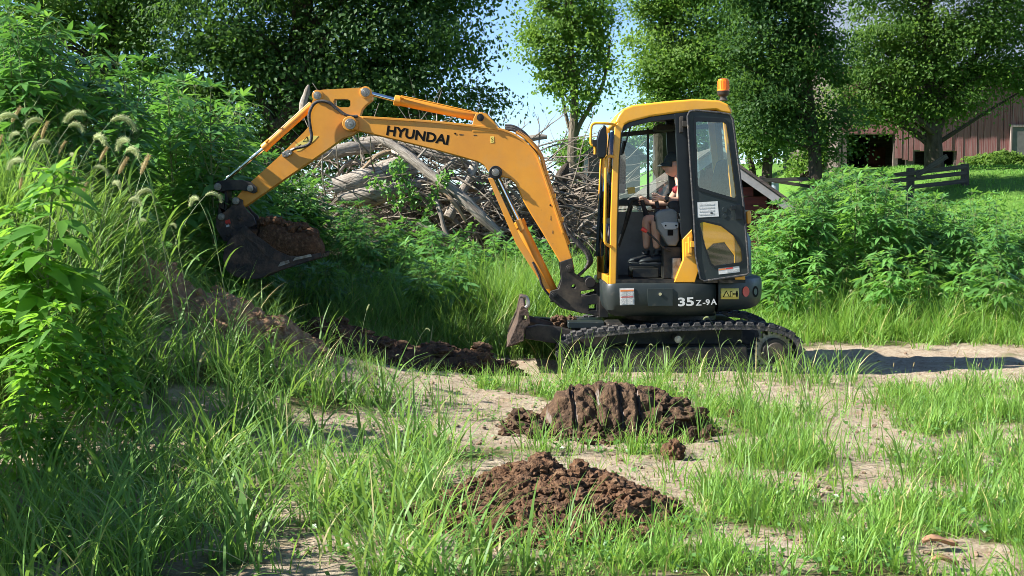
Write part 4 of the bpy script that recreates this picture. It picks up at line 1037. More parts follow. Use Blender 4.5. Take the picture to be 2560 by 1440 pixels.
mb = MB(); mb.tube(catmull([W(a, b_, ay0-.035 - .02*(0 < i < 10)) for i, (a, b_) in enumerate(hp_)], 6), .015, 10); part('hose', mb, M['rubber'], arm)
mb = MB(); mb.prism(xz([(706,382),(722,374),(730,376),(732,384),(718,394),(708,393)], ay0), ay0-.04, ay0)
for px, py in ((712,384),(724,380),(716,390),(727,386)): mb.disc(P2(px,py,ay0), .010, ay0-.048, ay0-.03, 10)
mb.tube([W(722,379,ay0-.02), W(738,371,ay0-.035)], .014, 8); part('hose_valve', mb, M['worn'], arm, bevel=.003)
# -- bucket cylinder and links
bc = cyl('bucket_cylinder', (781,262), (658,372), (549,462), (ay0+ay1)/2, .038, .021)
mb = MB(); mb.tube([W(664,356,ay0-.0), W(672,349,ay0)], .012, 8); mb.tube([W(668,352,ay0), W(774,256,ay0+.01)], .006, 6); part('oil_line', mb, M['paint'], bc)
lk = xz([(537,459),(545,453),(570,449),(605,450),(628,456),(643,468),(643,480),(634,484),(618,478),(600,475),(570,476),(552,480),(540,477)], ay0-.06)
for y in (ay0 - .075, ay1 + .045):
    mb = MB(); mb.prism(lk, y, y + .03); part('tipping_link', mb, M['black'], bevel=.005)
pin(ex, 545, 467, ay0-.075, .034, m='steel', yd=.31); pin(ex, 626, 471, ay0-.075, .03, m='steel', yd=.31)
mb = MB(); mb.prism(xz([(548,476),(568,474),(572,500),(568,528),(562,548),(546,548),(548,520)], ay0), ay0-.04, ay1+.04, [xz([(560,484),(564,500),(563,520),(561,500)], ay0)]); part('bucket_link', mb, M['black'], bevel=.006)
pin(ex, 554, 542, ay0-.06, .032, m='steel', yd=.28); pin(ex, 590, 502, ay0-.05, .034, m='steel', yd=.26)
cpx = [(579,514),(588,492),(606,500),(607,512),(618,528),(633,540),(640,562),(612,574),(582,604),(560,604),(548,586),(538,566),(541,538),(560,530)]
mb = MB(); mb.prism(xz(cpx, ay0-.06), ay0-.055, ay0-.02); mb.prism(xz(cpx, ay0-.06), ay1+.02, ay1+.055); mb.box((W(560,590,.8).x, ay0-.02, W(560,600,.8).z), (W(630,560,.8).x, ay1+.02, W(630,560,.8).z))
for px, py in ((552,560),(572,585),(600,545),(562,596)): mb.disc(P2(px,py,ay0-.05), .022, ay0-.07, ay1+.07, 14)
qc = part('quick_coupler', mb, M['bucket'], bevel=.005)
plate('sticker', [(562,552),(574,548),(577,558),(566,564)], ay0-.056, 'red', qc)
plate('sticker', [(564,560),(572,558),(574,566),(566,568)], ay0-.056, 'decal_white', qc)
# -- bucket
KY0, KY1 = .60, 1.14
shell = [(612,566),(590,584),(573,600),(562,620),(558,649),(567,675),(586,690),(612,698),(650,696),(676,684),(740,663),(803,642)]
side = [(612,564),(640,588),(666,607),(692,626),(722,639),(760,641),(802,631)] + shell[::-1][:-1]
scurve = [Vector((p.x, 0, p.z)) for p in catmull([W(a, b_, KY0) for a, b_ in shell], 5)]
inn = []
cc = W(650, 625, KY0)
for i, p in enumerate(scurve):
    t = (scurve[min(i+1,len(scurve)-1)] - scurve[max(i-1,0)]).normalized(); nn = Vector((-t.z, 0, t.x))
    if nn.dot(Vector((cc.x, 0, cc.z)) - p) < 0: nn = -nn
    inn.append(p + nn * .016)
mb = MB(); mb.prism([(p.x, p.z) for p in scurve] + [(p.x, p.z) for p in inn[::-1]], KY0+.001, KY1-.001); bk = part('bucket', mb, M['bucket'])
for y in (KY0 - .014, KY1):
    mb = MB(); mb.prism(xz(side, KY0), y, y + .014); part('side_plate', mb, M['bucket'], bk, bevel=.003)
mb = MB(); mb.prism(xz([(612,563),(640,587),(668,607),(690,624),(676,650),(640,612),(600,580)], KY0), KY0-.022, KY0-.014); part('wear_plate', mb, M['bucket'], bk, bevel=.002)
plate('side_cutter', [(694,668),(702,655),(722,650),(724,657)], KY0-.014, 'worn', bk, .008); plate('side_cutter', [(732,652),(738,644),(776,635),(780,641)], KY0-.014, 'worn', bk, .008)
for k in range(5):
    y = KY0 + .02 + k*(KY1-KY0-.11)/4; mb = MB(); a = [P2(770,652,KY0), P2(800,634,KY0), P2(842,628,KY0), P2(800,650,KY0)]
    a = [P2(772,654,KY0), P2(790,640,KY0), P2(806,634,KY0), P2(802,645,KY0)]
    mb.prism(a, y, y + .07); part('tooth', mb, M['bucket'], bk, bevel=.004)
# soil heaped in the bucket
mb = MB(); c = W(700, 610, .87)
hp2 = [(628,600),(640,566),(662,550),(690,552),(722,566),(756,570),(784,592),(799,622),(790,644),(740,655),(680,664),(630,650)]
hv = xz(hp2, KY0, 4)
n = len(hv); cx_ = sum(p[0] for p in hv)/n; cz_ = sum(p[1] for p in hv)/n; ny_ = 16
for j in range(ny_+1):
    y = KY0 + .01 + (KY1-KY0-.02)*j/ny_; q = math.sqrt(max(0, 1 - (2*j/ny_-1)**4*.55))
    for k in range(n):
        x, z = cx_ + (hv[k][0]-cx_)*q, cz_ + (hv[k][1]-cz_)*q
        d = .045*mn.fractal(Vector((x*9, y*9, z*9)), 1., 2., 4)
        mb.v.append((x + d*(1 if z > cz_ else .2), y, z + d*.8*(1 if z > cz_ else 0)))
for j in range(ny_):
    for k in range(n): mb.f.append((j*n+k, j*n+(k+1)%n, (j+1)*n+(k+1)%n, (j+1)*n+k)); mb.m.append(0)
mb.f.append(tuple(range(n-1,-1,-1))); mb.f.append(tuple(range(ny_*n, (ny_+1)*n))); mb.m += [0,0]
ss = thing('bucket_soil', 'heaped load of brown soil in the excavator bucket', 'soil', tuple(c))
obj('heap', mb, M['soil'], ss, ang=80)
mb = MB(); sr = random.Random(9)
for k in range(110):
    i = sr.randrange(0, 24); x, z = hv[i]; y = sr.uniform(KY0+.03, KY1-.03)
    if z < cz_ - .02: continue
    mb.blob((x+sr.uniform(-.02,.01), y, z+sr.uniform(-.03,.01)), sr.choice([.012,.018,.025,.04]), 2, .5, 4, k)
o = obj('clods', mb, M['soil'], ss); o['kind'] = 'stuff'

# ------------------------------------------------------------------ cab
CY0, CY1 = .04, 1.0
cab = part('cab', (lambda m: (m.prism(xz([(1536,308),(1546,288),(1558,272),(1582,262),(1673,252),(1740,247),(1800,251),(1822,261),(1830,274),(1830,285),(1803,281),(1790,275),(1730,279),(1685,284),(1627,292),(1573,306),(1560,314)], CY0), CY0, CY1), m)[1])(MB()), M['paint_lit'], bevel=.02, seg=4)
cab['label'] = 'yellow-framed glass cab with its door folded back'
SK = -.055                                       # the far front corner stands a little further forward
def pillar(name, px, y0, y1, m='paint_lit', dx=0., bev=.006):
    mb = MB(); a = [(x + dx, z) for x, z in xz(px, CY0)]; mb.prism(a, y0, y1); return part(name, mb, M[m], cab, bevel=bev)
A_ = [(1524,713),(1540,713),(1543,560),(1547,400),(1553,330),(1562,310),(1548,300),(1537,318),(1531,420),(1526,560)]
pillar('front_pillar', A_, CY0, CY0+.05, bev=.008)
pillar('front_pillar', A_, CY1-.05, CY1, dx=SK, bev=.008)
pillar('window_seal', [(1540,711),(1544,711),(1546,560),(1550,400),(1556,335),(1566,315),(1562,312),(1553,332),(1547,400),(1543,560)], CY0+.012, CY0+.045, 'frame_black', bev=0)
# front: lower glass, windscreen, cross bar
def panel(px_pts, m, name, th=.006):
    """quad between near pillar and far pillar following the front edge"""
    mb = MB(); lo = xz(px_pts, CY0); n = len(lo)
    for x, z in lo: mb.v += [(x, CY0+.05, z), (x + SK, CY1-.05, z)]
    for i in range(n-1): mb.f.append((2*i, 2*i+1, 2*i+3, 2*i+2)); mb.m.append(0)
    o = part(name, mb, M[m], cab); s = o.modifiers.new('th', 'SOLIDIFY'); s.thickness = th; return o
panel([(1528,690),(1530,560)], 'glass', 'front_lower_glass'); panel([(1530,545),(1535,420),(1541,325)], 'glass', 'windscreen')
mb = MB(); a = W(1530,552,CY0); mb.box((a.x-.015, CY0+.04, a.z-.025), (a.x+.03, CY1-.04, a.z+.025)); part('front_bar', mb, M['frame_black'], cab)
mb = MB(); a = W(1526,712,CY0); b_ = W(1530,690,CY0); mb.box((a.x+SK*.5, CY0+.03, a.z), (a.x+.05, CY1, b_.z)); part('front_sill', mb, M['paint_lit'], cab, bevel=.006)
mb = MB(); a = W(1498,566,CY1-.1); mb.tube([W(1494,640,CY1-.1), a, W(1504,480,CY1-.1), W(1511,405,CY1-.1)], .022, 8); part('front_trim', mb, M['frame_black'], cab)
# top header, B pillar, rear pillar
pillar('top_rail', [(1556,316),(1573,306),(1627,292),(1690,284),(1690,297),(1628,304),(1576,317),(1560,328)], CY0+.005, CY0+.05, 'frame_black', bev=.003)
pillar('door_pillar', [(1686,284),(1731,279),(1734,420),(1736,560),(1738,600),(1707,600),(1703,580),(1697,480),(1690,330)], CY0, CY0+.07, 'frame_black')
pillar('door_pillar', [(1694,284),(1725,279),(1731,560),(1738,700),(1710,700),(1703,480)], CY1-.05, CY1, 'frame_black')
pillar('pillar_base', [(1730,573),(1707,597),(1708,650),(1685,706),(1737,706),(1746,676),(1737,640)], CY0-.006, CY0+.09)
pillar('base_gusset', [(1712,606),(1729,604),(1731,640),(1714,642)], CY0-.022, CY0-.006, bev=.004)
pillar('rear_pillar', [(1806,284),(1828,284),(1840,420),(1855,560),(1864,700),(1838,700),(1836,560),(1822,420)], CY0+.01, CY0+.07)
pillar('rear_pillar', [(1806,284),(1828,284),(1840,420),(1855,560),(1864,700),(1838,700),(1836,560),(1822,420)], CY1-.06, CY1)
pillar('quarter_panel', [(1738,560),(1756,552),(1812,562),(1850,598),(1860,640),(1838,640),(1812,606),(1784,610),(1752,640)], CY0+.015, CY0+.05)
pillar('side_panel', [(1736,640),(1752,640),(1784,612),(1812,606),(1842,645),(1862,702),(1738,702)], CY0+.03, CY0+.05, 'frame_black')
pillar('window_rail', [(1734,500),(1838,500),(1846,560),(1736,560)], CY0+.02, CY0+.05, 'frame_black')
# floor, far side, back
mb = MB(); a, b_ = W(1528,706,CY0), W(1864,704,CY0); mb.box((a.x, CY0+.01, zt_b+.002), (b_.x, CY1, zt_b+.03)); part('floor', mb, M['black'], cab)
pillar('far_panel', [(1540,530),(1850,530),(1864,704),(1540,704)], CY1-.03, CY1-.005, 'grey_plastic', bev=.004)
pillar('far_sill', [(1545,497),(1845,497),(1846,514),(1545,514)], CY1-.05, CY1-.005, 'frame_black', bev=.004)
pillar('far_top_rail', [(1556,318),(1825,292),(1828,304),(1556,330)], CY1-.05, CY1-.005, 'frame_black', bev=.004)
pillar('far_mullion', [(1643,305),(1649,305),(1650,500),(1644,500)], CY1-.045, CY1-.01, 'frame_black', bev=.002)
mb = MB(); mb.prism(xz([(1552,325),(1820,298),(1842,500),(1548,500)], CY0), CY1-.028, CY1-.022); part('far_window', mb, M['glass'], cab, smooth=False)
mb = MB(); mb.prism(xz([(1550,512),(1846,512),(1846,532),(1550,532)], CY0), CY1-.028, CY1-.022); part('far_lower_window', mb, M['glass'], cab, smooth=False)
mb = MB(); a, b_, c = W(1862,700,CY0), W(1846,500,CY0), W(1826,290,CY0)
mb.add([(a.x,CY0+.06,a.z),(a.x,CY1-.05,a.z),(b_.x,CY1-.05,b_.z),(b_.x,CY0+.06,b_.z)], [(0,1,2,3)]); o = part('rear_panel', mb, M['dark'], cab, smooth=False); o.modifiers.new('t','SOLIDIFY').thickness = .02
mb = MB(); mb.add([(b_.x,CY0+.06,b_.z),(b_.x,CY1-.05,b_.z),(c.x,CY1-.05,c.z),(c.x,CY0+.06,c.z)], [(0,1,2,3)]); o = part('rear_window', mb, M['glass_dark'], cab, smooth=False); o.modifiers.new('t','SOLIDIFY').thickness = .006
mb = MB(); a, b_ = W(1575,312,CY0), W(1800,286,CY0); mb.box((a.x, CY0+.05, b_.z-.01), (b_.x, CY1-.05, b_.z+.02)); part('headliner', mb, M['frame_black'], cab)
mb = MB(); a, b_ = W(1640,318,.6), W(1690,322,.6); mb.box((a.x, .5, a.z-.03), (b_.x, .9, a.z+.02)); part('ceiling_console', mb, M['seat'], cab, bevel=.01)
pillar('papers', [(1566,362),(1580,360),(1586,380),(1586,470),(1560,476)], CY1-.04, CY1-.036, 'decal_grey', bev=0)
pillar('window_sticker', [(1560,455),(1584,455),(1584,480),(1560,480)], CY1-.046, CY1-.042, 'decal_white', bev=0)
pillar('window_sticker', [(1590,465),(1610,463),(1612,480),(1592,482)], CY1-.046, CY1-.042, 'decal_yellow', bev=0)
# door folded back along the side
DY = CY0 - .085
dout = [(1719,290),(1724,279),(1738,276),(1800,282),(1824,286),(1832,298),(1845,400),(1860,520),(1868,620),(1872,682),(1866,687),(1760,703),(1752,697),(1740,640),(1735,540),(1727,420)]
dup_ = [(1738,303),(1742,300),(1808,303),(1816,308),(1830,400),(1842,492),(1838,498),(1800,487),(1746,470),(1743,464)]
dlow = [(1748,556),(1756,553),(1802,564),(1834,588),(1854,622),(1857,652),(1852,657),(1786,666),(1778,660),(1760,610)]
mb = MB(); mb.prism(xz(dout, DY), DY, DY+.035, [xz(dup_, DY), xz(dlow, DY)]); door = part('door', mb, M['dark'], cab, bevel=.006)
def ring(px, grow):
    p = xz(px, DY); cx = sum(a[0] for a in p)/len(p); cz = sum(a[1] for a in p)/len(p)
    return [(cx + (a-cx)*grow, cz + (b_-cz)*grow) for a, b_ in p]
for px in (dup_, dlow):
    mb = MB(); mb.prism(ring(px, 1.07), DY-.008, DY+.002, [ring(px, .97)]); part('glass_seal', mb, M['frame_black'], door)
    mb = MB(); mb.prism(ring(px, 1.0), DY+.012, DY+.017); part('door_glass', mb, M['glass'], door, smooth=False)
mb = MB(); dl = [W(a, b_, DY-.0) for a, b_ in dout]; mb.tube(dl + [dl[0]], .010, 8, cap=False); part('door_seal', mb, M['rubber'], door)
plate('sticker', [(1743,506),(1794,503),(1797,541),(1744,544)], DY, 'decal_white', door, .003)
for r_ in range(4): plate('sticker_print', [(1748,511+r_*8),(1786,509+r_*8),(1786,512.5+r_*8),(1748,514.5+r_*8)], DY-.0035, 'decal_grey', door, .001)
plate('sticker_print', [(1776,531),(1782,531),(1782,534),(1776,534)], DY-.005, 'decal_black', door, .001)
plate('warning_sticker', [(1796,671),(1848,665),(1849,680),(1797,686)], DY, 'decal_white', door, .003)
plate('sticker_print', [(1797,672),(1814,670),(1814,674),(1797,676)], DY-.0035, 'decal_orange', door, .001)
plate('sticker_print', [(1815,669.5),(1832,667.5),(1832,671.5),(1815,673.5)], DY-.0035, 'red', door, .001)
plate('sticker_print', [(1818,675),(1846,672),(1846,678),(1818,681)], DY-.0035, 'decal_grey', door, .001)
mb = MB(); mb.prism(xz([(1836,512),(1852,511),(1856,548),(1838,550)], DY), DY-.018, DY); mb.prism(xz([(1826,514),(1838,514),(1838,524),(1828,526)], DY), DY-.03, DY-.01); part('door_handle', mb, M['frame_black'], door, bevel=.004)
mb = MB(); mb.disc(P2(1812,524,DY), .025, DY-.006, DY+.001, 18); mb.disc(P2(1812,540,DY), .02, DY-.006, DY+.001, 18); part('lock', mb, M['dark'], door, bevel=.003)
for px, py in ((1703,312), (1724,612)):
    mb = MB(); mb.prism(xz([(px-5,py-20),(px+4,py-20),(px+4,py+20),(px-5,py+20)], CY0), CY0-.05, CY0+.002); mb.box((W(px,py,CY0).x, CY0-.06, W(px,py,CY0).z-.02), (W(px+26,py,CY0).x, CY0-.04, W(px,py,CY0).z+.03)); part('hinge', mb, M['black'] if py < 400 else M['paint_lit'], cab, bevel=.004)
# rails, mirror, beacon
mb = MB(); mb.tube(catmull([W(1533,391,CY0), W(1522,390,CY0-.03), W(1516,396,CY0-.05), W(1515,410,CY0-.05), W(1513,500,CY0-.05), W(1512,590,CY0-.05), W(1513,605,CY0-.05), W(1518,612,CY0-.04), W(1528,617,CY0)], 5), .013, 10); part('grab_handle', mb, M['paint_lit'], cab)
MYY = CY0 - .06
mb = MB(); mb.tube(catmull([W(1538,312,CY0), W(1520,309,MYY), W(1492,308,MYY), W(1482,311,MYY), (W(1478,320,MYY)), W(1477,345,MYY), W(1478,360,MYY), W(1487,368,MYY), W(1487,392,MYY)], 5), .012, 10); mir = part('mirror_bracket', mb, M['paint_lit'], cab)
mb = MB(); mb.prism(xz([(1491,352),(1498,326),(1508,312),(1515,316),(1517,350),(1516,386),(1509,397),(1497,396),(1491,380)], MYY), MYY-.05, MYY+.10); part('mirror', mb, M['frame_black'], cab, bevel=.014, seg=3)
mb = MB(); mb.prism(xz([(1480,350),(1494,350),(1496,366),(1482,366)], MYY), MYY-.03, MYY+.03); mb.prism(xz([(1482,386),(1492,386),(1492,396),(1482,396)], MYY), MYY-.02, MYY+.02); part('mirror_clamp', mb, M['black'], cab, bevel=.004)
bpos = W(1808, 246, .45); bs = 12.45/F
mb = MB(); mb.lathe([(12*bs,-.02),(8*bs,0),(8*bs,4*bs),(14*bs,9*bs),(16*bs,18*bs),(15*bs,19*bs)], bpos, 24); bcn = part('beacon_base', mb, M['black'], cab)
mb = MB(); mb.lathe([(15.5*bs,18*bs),(15.5*bs,20*bs),(14.6*bs,22*bs),(13.6*bs,44*bs),(12.6*bs,47*bs),(10*bs,48*bs)], bpos, 28); part('beacon_lens', mb, M['amber'], cab)
mb = MB(); 
for k in range(24):
    a = 2*math.pi*k/24; d = Vector((math.cos(a), math.sin(a), 0)); mb.tube([bpos + d*14.8*bs + Vector((0,0,23*bs)), bpos + d*13.8*bs + Vector((0,0,43*bs))], .7*bs, 4)
part('lens_rib', mb, M['amber'], bcn)
# wiper, seat, levers and console
mb = MB(); mb.tube([W(1578,312,.3), W(1566,350,.3), W(1557,384,.3)], .008, 6); mb.tube([W(1560,352,.3), W(1553,388,.3)], .012, 6); part('wiper', mb, M['frame_black'], cab)
mb = MB(); mb.prism(xz([(1690,585),(1695,562),(1750,556),(1770,562),(1790,440),(1800,402),(1812,398),(1818,420),(1800,560),(1790,600),(1700,606)], .5), .3, .74); seat_ = part('seat', mb, M['seat'], cab, bevel=.03, seg=4)
mb = MB(); mb.box((W(1700,640,.5).x, .36, zt_b+.03), (W(1790,640,.5).x, .7, W(1700,600,.5).z)); part('seat_base', mb, M['black'], cab, bevel=.01)
con = xz([(1637,535),(1646,526),(1680,520),(1694,528),(1698,600),(1690,616),(1668,614),(1655,590),(1643,572)], .2)
mb = MB(); mb.prism(con, .17, .30); cons = part('control_console', mb, M['grey_plastic'], cab, bevel=.018, seg=4)
mb = MB(); mb.prism(xz([(1652,558),(1662,555),(1696,556),(1696,568),(1688,573),(1662,573)], .17), .163, .172); part('console_panel', mb, M['light_plastic'], cons, bevel=.004)
for px in (1664, 1690): mb = MB(); mb.disc(P2(px,564,.165), .008, .158, .166, 10); part('screw', mb, M['decal_black'], cons)
mb = MB(); mb.prism(xz([(1669,575),(1683,575),(1683,589),(1669,589)], .165), .166, .172); part('console_badge', mb, M['decal_black'], cons, smooth=False)
mb = MB(); b0 = W(1648,548,.24); 
for k in range(5): mb.lathe([(.046-.005*k, .022*k), (.05-.005*k, .022*k+.011), (.044-.005*k, .022*k+.022)], (b0.x-.004*k, .24, b0.z-.02), 16)
mb.tube([W(1645,520,.24), W(1640,498,.24), W(1636,484,.24)], [.016,.02,.019], 10); part('joystick', mb, M['seat'], cons)
mb = MB(); mb.prism(xz([(1670,510),(1676,503),(1696,502),(1706,512),(1702,532),(1690,534),(1684,522),(1676,524)], .2), .17, .29); part('armrest', mb, M['seat'], cons, bevel=.014, seg=3)
mb = MB(); mb.tube([W(1618,545,.72), W(1610,520,.72), W(1604,500,.72)], [.03,.02,.02], 10); part('joystick', mb, M['seat'], cab)
mb = MB(); mb.tube([W(1544,615,.5), W(1562,560,.5), W(1574,512,.5)], .012, 8); mb.tube([W(1574,512,.5), W(1578,500,.5), W(1596,496,.5)], [.02,.026,.02], 10)
mb.tube([W(1546,618,.62), W(1566,560,.62), W(1580,515,.62)], .012, 8); part('travel_lever', mb, M['black'], cab)
mb = MB(); mb.tube(catmull([W(1676,628,.16), W(1660,620,.16), W(1640,600,.16), W(1618,580,.16)], 4), .009, 8); rl = part('safety_lever', mb, M['black'], cab)
mb = MB(); mb.tube([W(1617,579,.16), W(1604,571,.16)], [.016,.02], 10); part('lever_knob', mb, M['red'], rl)
mb = MB(); mb.box((W(1655,640,.3).x, .2, zt_b+.03), (W(1700,640,.3).x, .42, W(1655,616,.3).z)); part('console_stand', mb, M['black'], cab, bevel=.01)
mb = MB(); mb.box((W(1680,690,.15).x, .14, zt_b+.03), (W(1702,690,.15).x, .24, W(1680,645,.15).z)); part('side_box', mb, M['worn'], cab, bevel=.006)
mb = MB(); mb.box((W(1575,680,.6).x, .35, zt_b+.03), (W(1640,680,.6).x, .8, W(1600,668,.6).z)); part('footrest', mb, M['black'], cab, bevel=.008)
# ------------------------------------------------------------------ the driver
def skin_mesh(vs_, es, rads, root=0, sub=2):
    me = bpy.data.meshes.new('s'); me.from_pydata([tuple(v) for v in vs_], es, [])
    o = bpy.data.objects.new('s', me); COL.objects.link(o)
    m = o.modifiers.new('skin', 'SKIN'); m.branch_smoothing = .6; m.use_smooth_shade = True
    if not me.skin_vertices: bpy.context.view_layer.update()
    for i, r in enumerate(rads):
        me.skin_vertices[0].data[i].radius = r if hasattr(r, '__len__') else (r, r); me.skin_vertices[0].data[i].use_root = (i == root)
    s = o.modifiers.new('sub', 'SUBSURF'); s.levels = sub; s.render_levels = sub
    bpy.context.view_layer.update()
    out = bpy.data.meshes.new_from_object(o.evaluated_get(bpy.context.evaluated_depsgraph_get()))
    bpy.data.objects.remove(o); bpy.data.meshes.remove(me); return out
def me_to_mb(me, mb=None):
    mb = mb or MB(); mb.add([v.co[:] for v in me.vertices], [tuple(p.vertices) for p in me.polygons]); return mb
V_, E_, R_ = [], [], []
def jv(p, r, par=None):
    V_.append(Vector(p)); R_.append(r)
    if par is not None: E_.append((par, len(V_)-1))
    return len(V_)-1
pel = jv(W(1724,572,.5), .085); spn = jv(W(1720,525,.5), .085, pel); che = jv(W(1708,478,.5), .088, spn)
nek = jv(W(1695,448,.5), .036, che); hd0 = jv(W(1688,430,.5), .038, nek)
def hand(wr, stick, side, axis):
    """palm beside the stick, four fingers closed round it, thumb over"""
    pa = jv(stick + Vector((.030, side*.012, .0)), (.024, .028), wr)
    for k in range(4):
        z = (.028 - .018*k); ln = (.9, 1., .95, .8)[k]
        a = jv(stick + Vector((.012, side*.030, z)), .0088, pa)
        b = jv(stick + Vector((-.018*ln, side*.028, z - .002)), .0085, a)
        c = jv(stick + Vector((-.030*ln, side*.004, z - .003)), .008, b)
        jv(stick + Vector((-.020*ln, -side*.016, z - .004)), .007, c)
    t = jv(stick + Vector((.016, -side*.018, .030)), .0105, pa); t2 = jv(stick + Vector((-.008, -side*.026, .036)), .0095, t); jv(stick + Vector((-.028, -side*.014, .034)), .008, t2)
sh1 = jv(W(1706,462,.37), .046, che); el1 = jv(W(1697,502,.29), .034, sh1); w1 = jv(W(1660,497,.245), (.022,.026), el1); hand(w1, W(1638,494,.24), -1, 0)
sh2 = jv(W(1704,462,.63), .046, che); el2 = jv(W(1672,506,.70), .034, sh2); w2 = jv(W(1624,507,.72), (.022,.026), el2); hand(w2, W(1605,503,.72), 1, 0)
hp1 = jv(W(1718,578,.43), .075, pel); k1 = jv(W(1634,546,.40), .052, hp1); c1 = jv(W(1640,572,.41), .05, k1); a1 = jv(W(1642,624,.41), .031, c1)
hp2_ = jv(W(1718,578,.57), .075, pel); k2 = jv(W(1613,544,.58), .052, hp2_); c2 = jv(W(1617,570,.58), .05, k2); a2 = jv(W(1616,624,.58), .031, c2)
bmx = me_to_mb(skin_mesh(V_, E_, R_, pel))
# head: egg with brow, nose, lips, chin and ears, looking to -x and a little down
hc = W(1686, 412, .5)
bm = bmesh.new(); bmesh.ops.create_uvsphere(bm, u_segments=36, v_segments=28, radius=1)
tilt = Matrix.Rotation(R(-7), 3, 'Y')
def gs(d, c, s): return math.exp(-((d - Vector(c)).length / s) ** 2)
for v in bm.verts:
    d = v.co.normalized(); x, y, z = d
    p = Vector((x*.088, y*.068, z*.108))
    if z < 0: p.x *= 1 - .12*(-z); p.y *= 1 - .30*(-z)**1.5; p.x -= .016*(-z)
    if x < 0:
        p.x += -.030*gs(d, (-.97,0,-.14), .17) - .012*gs(d, (-.98,0,.03), .13) - .007*gs(d, (-.95,0,.24), .35) - .012*gs(d, (-.86,0,-.50), .15) - .010*gs(d, (-.70,0,-.70), .22)
        p.x += .012*gs(d, (-.90,.33,.06), .17) + .012*gs(d, (-.90,-.33,.06), .17)
    for s in (-1, 1): p.y += s*.020*gs(d, (.05, s*1., -.05), .15)
    v.co = tilt @ p + hc
bmx.add([v.co[:] for v in bm.verts], [tuple(q.index for q in f.verts) for f in bm.faces]); bm.free()
boy = thing('person', 'person in dark cap, shorts and black shoes driving the excavator', 'person', tuple(W(1718,590,.5)))
obj('body', bmx, M['skin'], boy, ang=180)
def cloth(name, idx_r, edges, m, sub=2):
    me = skin_mesh([q[0] for q in idx_r], edges, [q[1] for q in idx_r], 0, sub); return obj(name, me_to_mb(me), m, boy, ang=180)
m_sh = mat('shirt', (.30,.31,.34), .85, c2=(.24,.25,.28), scale=18); m_red = mat('shirt_red', (.55,.06,.07), .8)
m_cap = mat('cap', (.016,.026,.026), .8, c2=(.024,.038,.036), scale=40); m_shorts = mat('shorts', (.045,.05,.06), .9); m_shoe = mat('shoe', (.012,.012,.014), .55); m_sole = mat('sole', (.05,.05,.05), .7)
cloth('shirt', [(W(1724,570,.5),.098),(W(1720,525,.5),.099),(W(1708,480,.5),.102),(W(1699,456,.5),.055),(W(1706,463,.38),.058),(W(1704,476,.335),.050),(W(1704,463,.62),.058),(W(1700,478,.665),.050)], [(0,1),(1,2),(2,3),(2,4),(4,5),(2,6),(6,7)], m_sh)
mb = MB(); mb.blob(tuple(W(1689,474,.40)), (.03,.05,.035), 3, .1); obj('shirt_print', mb, m_red, boy)
cloth('shorts', [(W(1726,572,.5),.10),(W(1718,577,.43),.088),(W(1672,560,.41),.078),(W(1648,552,.405),.070),(W(1718,577,.57),.088),(W(1660,560,.58),.078),(W(1632,550,.58),.070)], [(0,1),(1,2),(2,3),(0,4),(4,5),(5,6)], m_shorts)
for (ax_, ay_, dx) in ((1640, .41, 0), (1613, .58, 0)):
    a = W(ax_, 640, ay_); mb = MB(); k = []
    prof = [(.055,.036,.065),(.03,.040,.085),(0,.038,.080),(-.05,.042,.062),(-.10,.046,.050),(-.135,.040,.040),(-.155,.02,.022)]
    zb = W(ax_, 662 if ay_ < .5 else 660, ay_).z
    for x, w_, h_ in prof:
        for q in range(12):
            t = 2*math.pi*q/12; yy = math.cos(t)*w_; zz = (math.sin(t)*.5+.5)*h_
            mb.v.append((a.x + x, ay_ + yy, zb + .012 + zz - .25*x*0))
    n = 12
    for i in range(len(prof)-1):
        for q in range(n): mb.f.append((i*n+q, i*n+(q+1)%n, (i+1)*n+(q+1)%n, (i+1)*n+q)); mb.m.append(0)
    mb.f += [tuple(range(n-1,-1,-1)), tuple(range(6*n, 7*n))]; mb.m += [0,0]
    s = obj('shoe', mb, m_shoe, boy, ang=60)
    mb = MB(); mb.prism([(a.x+.06, zb), (a.x-.13, zb), (a.x-.158, zb+.014), (a.x-.12, zb+.024), (a.x+.06, zb+.024)], ay_-.042, ay_+.042); obj('sole', mb, m_sole, s, bevel=.008)
    mb = MB(); mb.tube([W(ax_+2, 634, ay_), W(ax_+2, 626, ay_)], [.036, .035], 14); obj('sock', mb, m_shoe, boy)
cap = MB(); bm = bmesh.new(); bmesh.ops.create_uvsphere(bm, u_segments=28, v_segments=20, radius=1); idx2 = {}
for f in bm.faces:
    if f.calc_center_median().z > -.02:
        for v in f.verts:
            if v.index not in idx2:
                d = v.co; idx2[v.index] = len(cap.v); cap.v.append(tuple(hc + tilt @ Vector((d.x*.098 + .004, d.y*.079, d.z*.088 + .030))))
        cap.f.append(tuple(idx2[v.index] for v in f.verts)); cap.m.append(0)
bm.free()
co = obj('cap', cap, m_cap, boy, ang=180); co.modifiers.new('t', 'SOLIDIFY').thickness = .004
mb = MB()                                        # curved brim
for i in range(9):
    for j in range(13):
        u = i/8; t = -1 + 2*j/12; a = t*1.25
        r1 = .088 + (.165 - .088)*u*math.cos(t*1.15)
        mb.v.append(tuple(hc + tilt @ Vector((-math.cos(a)*r1 + .004, math.sin(a)*.078*(1 + .05*u), .036 - .030*u*u*.6 - .022*t*t*u - .012*u))))
for i in range(8):
    for j in range(12): mb.f.append((i*13+j, i*13+j+1, (i+1)*13+j+1, (i+1)*13+j)); mb.m.append(0)
o = obj('cap_brim', mb, m_cap, co, ang=180); o.modifiers.new('t', 'SOLIDIFY').thickness = .004
